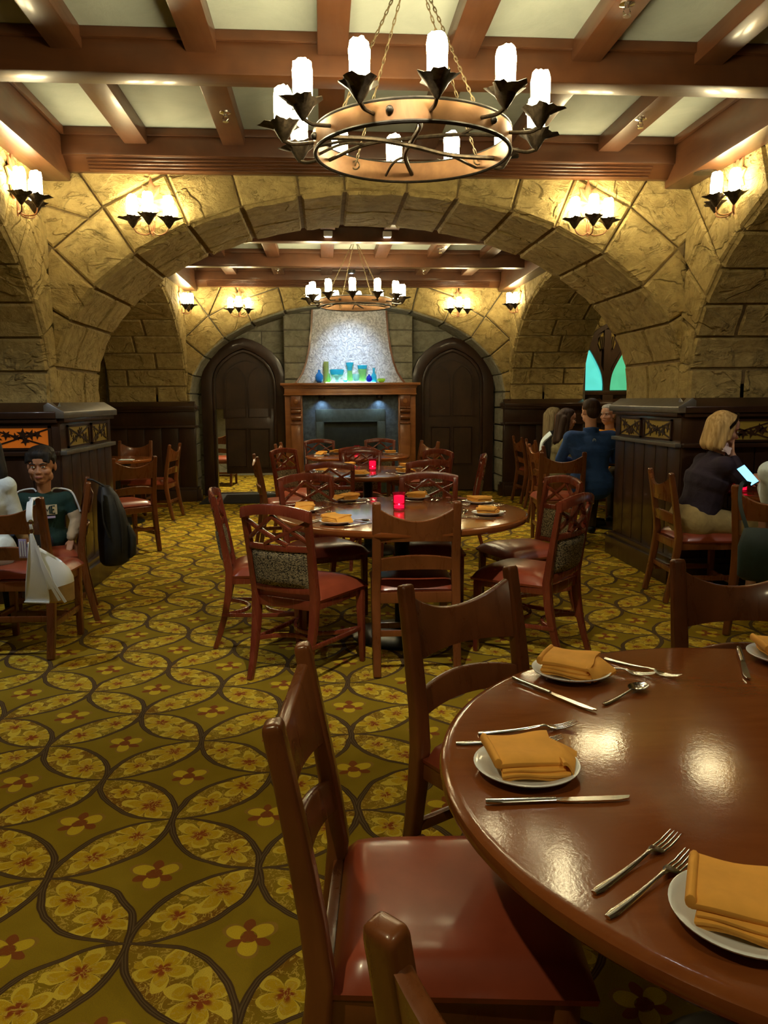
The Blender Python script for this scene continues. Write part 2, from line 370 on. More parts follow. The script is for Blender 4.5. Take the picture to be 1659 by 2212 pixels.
# ------------------------------------------------------------------ geometry helpers
def V(*a): return Vector(a)
class MB:
    def __init__(s): s.v = []; s.f = []; s.m = []
    def add(s, vs, fs, mat=0, M4=None):
        o = len(s.v)
        s.v += [tuple(M4 @ Vector(p)) if M4 else tuple(p) for p in vs]
        s.f += [tuple(i + o for i in f) for f in fs]; s.m += [mat] * len(fs)
        return s
    def box(s, c, d, mat=0, M4=None):
        x, y, z = c; a, b, e = d[0] / 2, d[1] / 2, d[2] / 2
        vs = [(x + i * a, y + j * b, z + k * e) for k in (-1, 1) for j in (-1, 1) for i in (-1, 1)]
        return s.add(vs, [(0, 2, 3, 1), (4, 5, 7, 6), (0, 1, 5, 4), (2, 6, 7, 3), (0, 4, 6, 2), (1, 3, 7, 5)], mat, M4)
    def box2(s, a, b, mat=0, M4=None):
        return s.box([(p + q) / 2 for p, q in zip(a, b)], [abs(q - p) for p, q in zip(a, b)], mat, M4)
    def rings(s, rings, mat=0, cap=True, loop=True, M4=None, close=False):
        n = len(rings[0]); o = len(s.v); fs = []
        for r in range(len(rings) - (0 if close else 1)):
            r2 = (r + 1) % len(rings)
            for i in range(n if loop else n - 1):
                j = (i + 1) % n
                fs.append((r * n + i, r * n + j, r2 * n + j, r2 * n + i))
        if cap and not close:
            fs.append(tuple(reversed(range(n)))); fs.append(tuple((len(rings) - 1) * n + i for i in range(n)))
        return s.add([p for r in rings for p in r], fs, mat, M4)
    def sweep(s, path, sizes, up=(0, 0, 1), mat=0, n=4, M4=None, close=False):
        """sweep a rectangle (n=4) or an ellipse (n>4) with sizes (w,h) along path"""
        P = [Vector(p) for p in path]; up = Vector(up); R = []
        if not isinstance(sizes, list): sizes = [sizes] * len(P)
        for i, p in enumerate(P):
            if close: t = P[(i + 1) % len(P)] - P[i - 1]
            else: t = P[min(i + 1, len(P) - 1)] - P[max(i - 1, 0)]
            t.normalize(); a = t.cross(up)
            if a.length < 1e-4: a = t.cross(Vector((0, 1, 0.01)))
            a.normalize(); b = a.cross(t).normalized(); w, h = sizes[i]
            if n == 4: R.append([p + a * (x * w / 2) + b * (y * h / 2) for x, y in ((-1, -1), (1, -1), (1, 1), (-1, 1))])
            else: R.append([p + a * (cos(2 * pi * k / n) * w / 2) + b * (sin(2 * pi * k / n) * h / 2) for k in range(n)])
        return s.rings(R, mat, True, True, M4, close)
    def tube(s, path, r, n=8, mat=0, M4=None, close=False):
        rr = r if isinstance(r, list) else [r] * len(path)
        return s.sweep(path, [(2 * q, 2 * q) for q in rr], (0.02, 0.03, 1), mat, n, M4, close)
    def lathe(s, prof, n=24, mat=0, M4=None):
        R = [[(r * cos(2 * pi * k / n), r * sin(2 * pi * k / n), z) for k in range(n)] for r, z in prof]
        return s.rings(R, mat, True, True, M4)
    def prism(s, poly, z0, z1, mat=0, M4=None):
        n = len(poly)
        return s.rings([[(x, y, z0) for x, y in poly], [(x, y, z1) for x, y in poly]], mat, True, True, M4)
    def ball(s, c, r, n=12, m=8, mat=0, M4=None):
        rx, ry, rz = r if isinstance(r, (tuple, list)) else (r, r, r)
        R = []
        for i in range(m + 1):
            a = -pi / 2 + pi * i / m; q = max(cos(a), 0.01)
            R.append([(c[0] + rx * q * cos(2 * pi * k / n), c[1] + ry * q * sin(2 * pi * k / n), c[2] + rz * sin(a)) for k in range(n)])
        return s.rings(R, mat, True, True, M4)
    def grid(s, fn, nu, nv, mat=0, M4=None, th=None):
        P = [[Vector(fn(i / nu, j / nv)) for i in range(nu + 1)] for j in range(nv + 1)]
        vs = [p for r in P for p in r]; w = nu + 1
        fs = [(j * w + i, j * w + i + 1, (j + 1) * w + i + 1, (j + 1) * w + i) for j in range(nv) for i in range(nu)]
        return s.add(vs, fs, mat, M4)
    def bm(s):
        b = bmesh.new(); vv = [b.verts.new(p) for p in s.v]
        for f, m in zip(s.f, s.m):
            try: q = b.faces.new([vv[i] for i in f]); q.material_index = m
            except ValueError: pass
        return b
    def build(s, name, mats, parent=None, bevel=0, seg=2, smooth=True, angle=40, merge=False):
        b = s.bm()
        if merge: bmesh.ops.remove_doubles(b, verts=b.verts, dist=1e-5)
        bmesh.ops.recalc_face_normals(b, faces=b.faces)
        if bevel:
            es = [e for e in b.edges if len(e.link_faces) == 2 and e.calc_face_angle(0) > 0.5]
            bmesh.ops.bevel(b, geom=es, offset=bevel, segments=seg, affect='EDGES', profile=0.6, clamp_overlap=True)
        return link(name, b, mats, parent, smooth, angle)
def link(name, b, mats, parent=None, smooth=True, angle=40):
    me = bpy.data.meshes.new(name)
    if smooth:
        for f in b.faces: f.smooth = True
    b.to_mesh(me); b.free()
    if smooth: me.set_sharp_from_angle(angle=radians(angle))
    for q in (mats if isinstance(mats, (list, tuple)) else [mats]): me.materials.append(q)
    o = bpy.data.objects.new(name, me); COL.objects.link(o)
    if parent: o.parent = parent
    return o
def tag(o, label=None, cat=None, group=None, kind=None):
    for k, x in (('label', label), ('category', cat), ('group', group), ('kind', kind)):
        if x: o[k] = x
    return o
def thing(name, label, cat, loc=(0, 0, 0), rz=0.0, group=None, kind=None):
    o = bpy.data.objects.new(name, None); COL.objects.link(o)
    o.empty_display_size = 0.1
    o.location = loc; o.rotation_euler = (0, 0, rz)
    return tag(o, label, cat, group, kind)
def copy_tree(o, parent=None):
    c = o.copy(); COL.objects.link(c)
    if parent: c.parent = parent
    for ch in list(o.children): copy_tree(ch, c)
    return c
USED = {}
def place(proto, loc, rz, label, group=None, scale=None):
    """the first call puts the prototype itself, later calls put copies"""
    o = copy_tree(proto) if USED.get(proto.name) else proto
    USED[proto.name] = True
    o.location = loc; o.rotation_euler = (0, 0, rz); o['label'] = label
    if scale: o.scale = (scale,) * 3
    if group: o['group'] = group
    return o
def face_dir(dx, dy): return atan2(-dx, dy)
def smooth_path(pts, n=6):
    """Catmull-Rom through points"""
    P = [Vector(p) for p in pts]; out = []
    for i in range(len(P) - 1):
        a, b, c, d = P[max(i - 1, 0)], P[i], P[i + 1], P[min(i + 2, len(P) - 1)]
        for k in range(n):
            t = k / n
            out.append(0.5 * ((2 * b) + (c - a) * t + (2 * a - 5 * b + 4 * c - d) * t * t + (3 * b - 3 * c + d - a) * t ** 3))
    out.append(P[-1]); return out

# ------------------------------------------------------------------ stone helpers
class Fr:
    """a wall plane: origin, u along the wall, v up, n towards the viewer"""
    def __init__(s, o, u, n): s.o = Vector(o); s.u = Vector(u); s.n = Vector(n)
    def __call__(s, u, z, n=0.0): return s.o + s.u * u + Vector((0, 0, z)) + s.n * n
def clip(poly, p, d):
    """keep the part of poly left of the line through p along d"""
    out = []; n = len(poly)
    sd = [d[0] * (q[1] - p[1]) - d[1] * (q[0] - p[0]) for q in poly]
    for i in range(n):
        a, b, x, y = poly[i], poly[(i + 1) % n], sd[i], sd[(i + 1) % n]
        if x >= 0: out.append(a)
        if (x > 0 > y) or (x < 0 < y):
            t = x / (x - y); out.append((a[0] + (b[0] - a[0]) * t, a[1] + (b[1] - a[1]) * t))
    return out
def area(p): return 0.5 * sum(p[i][0] * p[(i + 1) % len(p)][1] - p[(i + 1) % len(p)][0] * p[i][1] for i in range(len(p)))
def clean(p, eps=0.012):
    out = []
    for q in p:
        if not out or (q[0] - out[-1][0]) ** 2 + (q[1] - out[-1][1]) ** 2 > eps * eps: out.append(q)
    if len(out) > 2 and (out[0][0] - out[-1][0]) ** 2 + (out[0][1] - out[-1][1]) ** 2 < eps * eps: out.pop()
    return out
def inset(poly, g):
    out = list(poly); n = len(poly)
    for i in range(n):
        a, b = poly[i], poly[(i + 1) % n]; dx, dy = b[0] - a[0], b[1] - a[1]; L = sqrt(dx * dx + dy * dy) or 1
        out = clip(out, (a[0] - dy / L * g, a[1] + dx / L * g), (dx, dy))
        if len(out) < 3: return []
    return out
def slab(poly, fr, parent, mat, name='stone', th=0.03, gap=0.007, cham=0.014):
    p0 = inset(poly, gap)
    if len(p0) < 3 or area(p0) < 0.003: return
    p1 = inset(clean(p0), cham)
    p0 = clean(p0)
    if len(p1) < 3: return
    p1 = clean(p1); b = MB()
    # match both rings by resampling the inner one to the outer ring's corners
    c = (sum(q[0] for q in p1) / len(p1), sum(q[1] for q in p1) / len(p1))
    def near(q): return min(p1, key=lambda r: (r[0] - q[0]) ** 2 + (r[1] - q[1]) ** 2)
    pin = [near(q) for q in p0]
    n = len(p0); h = [th + random.uniform(-0.007, 0.007) for _ in p0]
    vs = [fr(*q, -0.02) for q in p0] + [fr(*q, th * 0.55) for q in p0] + [fr(*q, k) for q, k in zip(pin, h)]
    cc = (c[0] + random.uniform(-.03, .03), c[1] + random.uniform(-.03, .03))
    mids = [((q[0] + cc[0]) / 2, (q[1] + cc[1]) / 2) for q in pin]
    vs += [fr(*q, th + random.uniform(-0.006, 0.009)) for q in mids] + [fr(*cc, th + random.uniform(-0.004, 0.010))]
    fs = []
    for i in range(n):
        j = (i + 1) % n
        fs += [(i, j, n + j, n + i), (n + i, n + j, 2 * n + j, 2 * n + i), (2 * n + i, 2 * n + j, 3 * n + j, 3 * n + i), (3 * n + i, 3 * n + j, 4 * n)]
    b.add(vs, fs)
    return b.build(name, mat, parent, smooth=True, angle=28, merge=True)
def split(poly, amax, lean=0.12, tall=1.0):
    a = area(poly)
    if a < amax * random.uniform(0.75, 1.3): return [poly]
    us = [q[0] for q in poly]; zs = [q[1] for q in poly]
    du, dz = max(us) - min(us), max(zs) - min(zs); t = random.uniform(0.4, 0.6)
    if du * tall > dz: p, d = (min(us) + du * t, 0.5 * (min(zs) + max(zs))), (random.uniform(-lean, lean), 1)
    else: p, d = (0.5 * (min(us) + max(us)), min(zs) + dz * t), (1, random.uniform(-lean, lean))
    A, B = clip(poly, p, d), clip(poly, p, (-d[0], -d[1])); out = []
    for q in (A, B):
        if len(q) > 2 and abs(area(q)) > 0.004: out += split(q, amax, lean, tall)
    return out or [poly]
def curved(fm, t0, t1, s0, s1, parent, mat, name='stone', th=0.022, gt=0.003, gs=0.007, nt=4, k=0.7):
    """a stone of an arch's underside; fm(t, s, n)"""
    t0, t1 = min(t0, t1) + gt, max(t0, t1) - gt; s0 += gs; s1 -= gs
    if t1 - t0 < 0.01 or s1 - s0 < 0.03: return
    b = MB(); ts = [t0 + (t1 - t0) * i / nt for i in range(nt + 1)]; ss = [s0, s0 + 0.018, (s0 + s1) / 2, s1 - 0.018, s1]
    e = min(0.018 / 2.0, (t1 - t0) * 0.2); tt = [t0, t0 + e] + ts[1:-1] + [t1 - e, t1]
    G = []
    for i, t in enumerate(tt):
        row = []
        for j, q in enumerate(ss):
            edge = i in (0, len(tt) - 1) or j in (0, 4)
            row.append(fm(t, q, -0.012 if edge else th + random.uniform(-0.006, 0.006)))
        G.append(row)
    w = 5
    b.add([p for r in G for p in r], [(i * w + j, i * w + j + 1, (i + 1) * w + j + 1, (i + 1) * w + j) for i in range(len(tt) - 1) for j in range(w - 1)])
    return b.build(name, mat, parent, angle=30)

class Arch:
    def __init__(s, c, a, b, z0): s.c = c; s.a = a; s.b = b; s.z0 = z0
    def p(s, t, off=0.0):
        """t in radians from the +u springing; below 0 / above pi runs down the jamb"""
        if t < 0: return (s.c + s.a + off, s.z0 + t * s.b)
        if t > pi: return (s.c - s.a - off, s.z0 - (t - pi) * s.b)
        x, z = s.a * cos(t), s.b * sin(t); nx, nz = cos(t) / s.a, sin(t) / s.b; L = sqrt(nx * nx + nz * nz)
        return (s.c + x + nx / L * off, s.z0 + z + nz / L * off)
    def solid(s, fr, u0, u1, zt, depth, name, mats, label, cat='wall', n=40):
        b = MB(); pts = [(s.c + s.a, 0.0)] + [s.p(pi * i / n) for i in range(n + 1)] + [(s.c - s.a, 0.0)]
        for i in range(len(pts) - 1):
            (x0, z0), (x1, z1) = pts[i], pts[i + 1]
            if abs(x0 - x1) > 1e-6:
                b.add([fr(x0, z0), fr(x1, z1), fr(x1, zt), fr(x0, zt), fr(x0, z0, -depth), fr(x1, z1, -depth), fr(x1, zt, -depth), fr(x0, zt, -depth)],
                      [(0, 1, 2, 3), (7, 6, 5, 4), (0, 4, 5, 1), (3, 2, 6, 7)])
            else: b.add([fr(x0, z0), fr(x1, z1), fr(x1, z1, -depth), fr(x0, z0, -depth)], [(0, 1, 2, 3)])
        for ua, ub in ((s.c + s.a, u1), (u0, s.c - s.a)):
            if ub - ua > 0.01:
                b.add([fr(ua, 0), fr(ub, 0), fr(ub, zt), fr(ua, zt), fr(ua, 0, -depth), fr(ub, 0, -depth), fr(ub, zt, -depth), fr(ua, zt, -depth)],
                      [(0, 1, 2, 3), (7, 6, 5, 4), (0, 4, 7, 3), (1, 2, 6, 5), (3, 2, 6, 7), (0, 1, 5, 4)])
        o = b.build(name, mats, None, smooth=False, merge=True)
        return tag(o, label, cat, kind='structure')
    def face(s, fr, u0, u1, zb, zt, ts, parent, mat, band=0.42, amax=0.16, keep=None, th=0.03):
        """voussoirs and ragged spandrel stones on the face"""
        box = [(u0, zb), (u1, zb), (u1, zt), (u0, zt)]
        for i in range(len(ts) - 1):
            t0, t1 = ts[i], ts[i + 1]; a, b_ = s.p(t0), s.p(t1); bw = band * random.uniform(0.88, 1.15)
            c_, d_ = s.p(t1, bw), s.p(t0, bw)
            if keep and not keep(0.5 * (a[0] + b_[0])): continue
            mid = s.p((t0 + t1) / 2)
            q = [a, d_, c_, b_]
            if area(q) < 0: q.reverse()
            if abs(mid[0] - s.c) < s.a * 0.995 or True:
                # clip to the wall
                for p, d in (((u0, 0), (0, -1)), ((u1, 0), (0, 1)), ((0, zt), (-1, 0)), ((0, zb), (1, 0))): q = clip(q, p, d) if len(q) > 2 else q
                if len(q) > 2: slab(q, fr, parent, mat, th=th)
            # the wedge beyond this voussoir
            w = list(box); ra = (d_[0] - a[0], d_[1] - a[1]); rb = (c_[0] - b_[0], c_[1] - b_[1])
            w = clip(w, d_, ra)
            if len(w) > 2: w = clip(w, c_, (-rb[0], -rb[1]))
            if len(w) > 2: w = clip(w, d_, (d_[0] - c_[0], d_[1] - c_[1]))
            if len(w) > 2 and area(w) > 0.01:
                for q in split(w, amax, 0.5): slab(q, fr, parent, mat, th=th)
    def under(s, fr, ts, depth, cuts, parent, mat, th=0.022):
        def fm(t, q, n):
            u, z = s.p(t, -n); return fr(u, z, -q)
        for i in range(len(ts) - 1):
            c = [0.0 - 0.02] + sorted(depth * min(0.85, max(0.15, x + random.uniform(-0.08, 0.08))) for x in cuts[i % len(cuts)]) + [depth + 0.02]
            for k in range(len(c) - 1): curved(fm, ts[i], ts[i + 1], c[k], c[k + 1], parent, mat, th=th)
# ------------------------------------------------------------------ the room
XC, XL, XR = 0.40, -1.91, 2.71
D1, D1R, D2, D2R = 5.85, 6.90, 11.35, 12.0
ZC = 3.20
b = MB(); b.box2((-5.2, -3.0, -0.06), (6.2, 15.2, 0.0))
tag(b.build('floor', M['carpet'], smooth=False), 'gold carpet with interlocking brown rings and yellow flowers', 'floor', kind='structure')

A1 = Arch(XC, 2.31, 1.37, 1.50)
frA = Fr((0, D1, 0), (1, 0, 0), (0, -1, 0))
wallA = A1.solid(frA, XL - 1.1, XR + 1.1, ZC, D1R - D1, 'wall_middle', M['mortar'], 'tan stone wall with the wide near arch under the wooden ceiling')
def jx(arch, xs): return [math.acos(max(-1, min(1, (x - arch.c) / arch.a))) for x in xs]
tsA = [-0.10] + jx(A1, [2.69, 2.58, 2.37, 2.06, 1.70, 1.38, 0.98, 0.62, 0.18, -0.14, -0.55, -0.92, -1.30, -1.59, -1.77]) + [pi - 0.105, pi + 0.10]
A1.face(frA, XL, XR, 1.30, 2.99, tsA, wallA, M['stone'])
A1.under(frA, tsA, D1R - D1, [[0.55], [0.40], [0.62], [0.3, 0.7], [0.5], [0.42], [0.6], [0.38]], wallA, M['stone'])
# side arches of the near bay (left and right) and of the far bay
def side(x, sgn, yc, a, y0, y1, name, label, full, cuts):
    ar = Arch(yc, a, 1.37, 1.50); fr = Fr((x, 0, 0), (0, 1, 0), (sgn, 0, 0))
    w = ar.solid(fr, y0, y1, ZC, 1.05, name, M['mortar'], label)
    n = 17; ts = [-0.12] + [0.10 + (pi - 0.2) * i / n + (random.uniform(-.03, .03) if 0 < i < n else 0) for i in range(n + 1)] + [pi + 0.12]
    # courses: finer where the jamb is steep
    ts = [t for t in ts if full or t < 2.2]
    ar.face(fr, y0, y1, 1.30, 2.99, ts, w, M['stone'], band=0.36)
    tu = [-0.10, 0.08, 0.25, 0.42, 0.60, 0.78, 0.98, 1.2, 1.45, 1.7, 1.95, 2.2]
    ar.under(fr, tu, 1.05, cuts, w, M['stone'])
    if full: ar.under(fr, [pi - t for t in tu[:5]], 1.05, cuts, w, M['stone'])
    return w
cutsR = [[0.42], [0.75], [0.3], [0.6], [0.45], [0.72]]
side(XL, 1, 3.43, 2.29, 1.0, D1, 'wall_left', 'tan stone wall at the left with a dark vaulted side arch, near bay', False, cutsR)
side(XR, -1, 3.43, 2.29, 1.0, D1, 'wall_right', 'tan stone wall at the right with a dark vaulted side arch, near bay', False, cutsR)
side(XL, 1, 9.12, 2.20, D1R, D2, 'wall_left_rear', 'left stone wall of the far bay with a vaulted side arch', True, cutsR)
side(XR, -1, 9.12, 2.20, D1R, D2, 'wall_right_rear', 'right stone wall of the far bay with an arch towards the stained window', True, cutsR)
# far wall with the blind arch
A3 = Arch(XC - 0.02, 2.24, 1.27, 1.48)
frC = Fr((0, D2, 0), (1, 0, 0), (0, -1, 0))
wallC = A3.solid(frC, XL - 1.1, XR + 1.1, ZC, D2R - D2, 'wall_far', M['mortar_far'], 'far stone wall with the blind arch over doors and fireplace')
tsC = [-0.16, 0.02, 0.22, 0.44, 0.68, 0.92, 1.16, 1.40, pi - 1.40, pi - 1.16, pi - 0.92, pi - 0.68, pi - 0.44, pi - 0.22, pi - 0.02, pi + 0.16]
A3.face(frC, XL, XR, 1.30, 2.99, tsC, wallC, M['stone'], band=0.34, amax=0.2)
A3.under(frC, [-1.16, -0.95, -0.75, -0.55, -0.36] + tsC, D2R - D2, [[], [], []], wallC, M['stone_far'])
A3.under(frC, [pi + 0.16, pi + 0.36, pi + 0.55, pi + 0.75, pi + 0.95, pi + 1.16], D2R - D2, [[]], wallC, M['stone_far'])
# niche back wall, with holes for nothing: doors stand in front of it; left doorway is open below
b = MB()
for x0, x1, z0, z1 in ((-2.1, -1.60, 0, 3.2), (-0.72, 2.9, 0, 3.2), (-1.60, -0.72, 1.28, 3.2)): b.box2((x0, D2R, z0), (x1, D2R + 0.12, z1))
wallN = tag(b.build('wall_niche', M['mortar_far'], smooth=False), 'grey stone back of the blind arch behind doors and fireplace', 'wall', kind='structure')
frN = Fr((0, D2R, 0), (1, 0, 0), (0, -1, 0))
def courses(fr, u0, u1, z0, hs, parent, mat, wmin, wmax, th=0.02, ok=None):
    z = z0
    for h in hs:
        u = u0
        while u < u1 - 0.02:
            w = random.uniform(wmin, wmax); e = min(u + w, u1)
            if u1 - e < wmin * 0.5: e = u1
            if not ok or ok((u + e) / 2, z + h / 2): slab([(u, z), (e, z), (e, z + h), (u, z + h)], fr, parent, mat, th=th)
            u = e
        z += h
H = [0.30] * 10
courses(frN, XL, -1.75, 0.0, H[:6], wallN, M['stone_far'], 0.2, 0.3)
courses(frN, 2.52, XR, 0.0, H[:6], wallN, M['stone_far'], 0.2, 0.3)
courses(frN, XL, -0.56, 1.8, [0.3, 0.32, 0.3], wallN, M['stone_far'], 0.45, 0.7)
courses(frN, 1.34, XR, 1.8, [0.3, 0.32, 0.3], wallN, M['stone_far'], 0.45, 0.7)
# chimney breast
b = MB(); b.box2((-0.56, 11.76, 0), (1.33, D2R, 3.1))
breast = tag(b.build('wall_chimney_breast', M['mortar_far'], smooth=False), 'grey stone chimney breast behind the fireplace', 'wall', kind='structure')
frB = Fr((0, 11.76, 0), (1, 0, 0), (0, -1, 0))
for x0, x1 in ((-0.56, -0.14), (0.90, 1.33)): courses(frB, x0, x1, 1.52, [0.19, 0.235, 0.235, 0.235, 0.235, 0.25], breast, M['stone_far'], 0.6, 0.7)
# rear of the room, side aisles, far vestibule
b = MB(); b.box2((-5.2, -3.1, 0), (6.2, -3.0, ZC)); tag(b.build('wall_back', M['stone'], smooth=False), 'plain stone wall behind the near bay', 'wall', kind='structure')
b = MB(); b.box2((-5.3, -3, 0), (-5.2, 11.6, ZC)); tag(b.build('wall_aisle_left', M['stone'], smooth=False), 'outer stone wall of the left side aisle', 'wall', kind='structure')
b = MB(); b.box2((6.2, -3, 0), (6.3, 11.6, ZC)); tag(b.build('wall_aisle_right', M['stone'], smooth=False), 'outer stone wall of the right side aisle', 'wall', kind='structure')
b = MB(); b.box2((-5.2, 11.5, 0), (-3.0, 11.6, ZC)); tag(b.build('wall_aisle_left_end', M['stone'], smooth=False), 'end wall of the left side aisle', 'wall', kind='structure')
b = MB(); b.box2((3.81, 11.6, 0), (6.2, 11.7, ZC))
wallW = tag(b.build('wall_aisle_right_end', M['mortar'], smooth=False), 'tan stone end wall holding the stained glass window', 'wall', kind='structure')
frW = Fr((0, 11.6, 0), (1, 0, 0), (0, -1, 0))
aw = Arch(4.18, 0.46, 0.95, 1.52)
aw.face(frW, 3.81, 5.2, 1.4, 3.1, [0.02, 0.5, 0.95, 1.35, pi - 1.35, pi - 0.95, pi - 0.5, pi - 0.02], wallW, M['stone'], band=0.3)
b = MB()
for a_, c_ in (((-2.4, 12.12, 0), (-2.3, 15.2, 2.7)), ((-0.3, 12.12, 0), (-0.2, 15.2, 2.7)), ((-2.4, 15.1, 0), (-0.2, 15.2, 2.7)), ((-2.4, 12.12, 2.7), (-0.2, 15.2, 2.8))): b.box2(a_, c_)
tag(b.build('wall_vestibule', M['stone_far'], smooth=False), 'walls of the lit passage beyond the left door', 'wall', kind='structure')

# ceiling: plaster panels between beams and joists
def ceiling(y0, y1, yb, label):
    b = MB(); b.box2((-5.2, y0, ZC), (6.2, y1, ZC + 0.08))
    o = tag(b.build('ceiling', M['plaster'], smooth=False), label, 'ceiling', kind='structure')
    return o
def beam_x(par, y0, y1, z0, x0=XL, x1=XR, name='beam'):
    b = MB(); b.box2((x0, y0, z0), (x1, y1, ZC)); bb = b.build(name, M['wood_beam_x'], par, bevel=0.012)
    t = MB()
    for ya, yc in ((y0 - 0.03, y0), (y1, y1 + 0.03)): t.box2((x0, ya, ZC - 0.05), (x1, yc, ZC))
    t.build('bead_moulding', M['wood_beam_x'], bb, bevel=0.008)
    return bb
def beam_y(par, x0, x1, z0, y0, y1):
    b = MB(); b.box2((x0, y0, z0), (x1, y1, ZC)); bb = b.build('beam', M['wood_beam_y'], par, bevel=0.012)
    t = MB()
    for xa, xb in ((x0 - 0.03, x0), (x1, x1 + 0.03)): t.box2((xa, y0, ZC - 0.05), (xb, y1, ZC))
    t.build('bead_moulding', M['wood_beam_y'], bb, bevel=0.008)
    return bb
def joists(par, y0, y1):
    for k in (-5, -3, -1, 1, 3, 5):
        x = XC + k * 0.3225
        b = MB(); b.box2((x - 0.075, y0, 3.10), (x + 0.075, y1, ZC)); b.build('joist', M['wood_beam_y'], par, bevel=0.008)
def wall_beam(par, yw, sgn):
    """stepped beam with a slotted air grille along a cross wall; sgn -1: beam stands before the wall"""
    def yy(d): return yw + sgn * d
    b = MB(); b.box2((XL, yy(0.0), 3.03), (XR, yy(0.17), ZC)); o = b.build('wall_beam', M['wood_beam_x'], par, bevel=0.01)
    b = MB(); b.add([(XL, yy(0), 2.955), (XR, yy(0), 2.955), (XR, yy(0), 3.03), (XL, yy(0), 3.03), (XL, yy(0.05), 2.955), (XR, yy(0.05), 2.955), (XR, yy(0.15), 3.03), (XL, yy(0.15), 3.03)],
          [(0, 1, 2, 3), (4, 7, 6, 5), (0, 4, 5, 1), (3, 2, 6, 7), (0, 3, 7, 4), (1, 5, 6, 2)])
    c = b.build('cove_moulding', M['wood_beam_x'], o, bevel=0.006)
    g = MB()
    for i in range(4):
        t = 0.12 + i * 0.22; d, z = 0.05 + 0.10 * t + 0.004, 2.955 + 0.075 * t
        g.box2((-1.55, yy(d - 0.012), z - 0.003), (2.35, yy(d + 0.010), z + 0.004))
    g.build('air_grille', M['wood_beam_x'], o)
    t = MB(); t.box2((XL, yy(0.17), ZC - 0.05), (XR, yy(0.20), ZC)); t.build('bead_moulding', M['wood_beam_x'], o, bevel=0.008)
c0 = ceiling(-3.0, 1.0, None, 'plaster ceiling behind the near bay, out of sight overhead')
c1 = ceiling(1.0, D1R - 0.5, None, 'pale plaster ceiling with wooden beams over the near bay')
c2 = ceiling(D1R - 0.5, 11.7, None, 'pale plaster ceiling with wooden beams over the far bay')
beam_x(c1, 2.45, 2.61, 3.0); beam_x(c1, 4.21, 4.37, 3.0)
wall_beam(c1, D1 - 0.03, -1)
joists(c1, 1.0, 2.45); joists(c1, 2.61, 4.21); joists(c1, 4.37, D1 - 0.2)
for x0, x1 in ((XL + 0.03, XL + 0.21), (XR - 0.21, XR - 0.03)):
    beam_y(c1, x0, x1, 2.90, 1.0, D1 - 0.03); beam_y(c2, x0, x1, 2.90, D1R + 0.03, D2 - 0.03)
beam_x(c2, 8.33, 8.47, 3.0); beam_x(c2, 9.85, 9.99, 3.0)
wall_beam(c2, D2 - 0.03, -1); wall_beam(c2, D1R + 0.03, 1)
joists(c2, D1R + 0.2, 8.33); joists(c2, 8.47, 9.85); joists(c2, 9.99, D2 - 0.2)

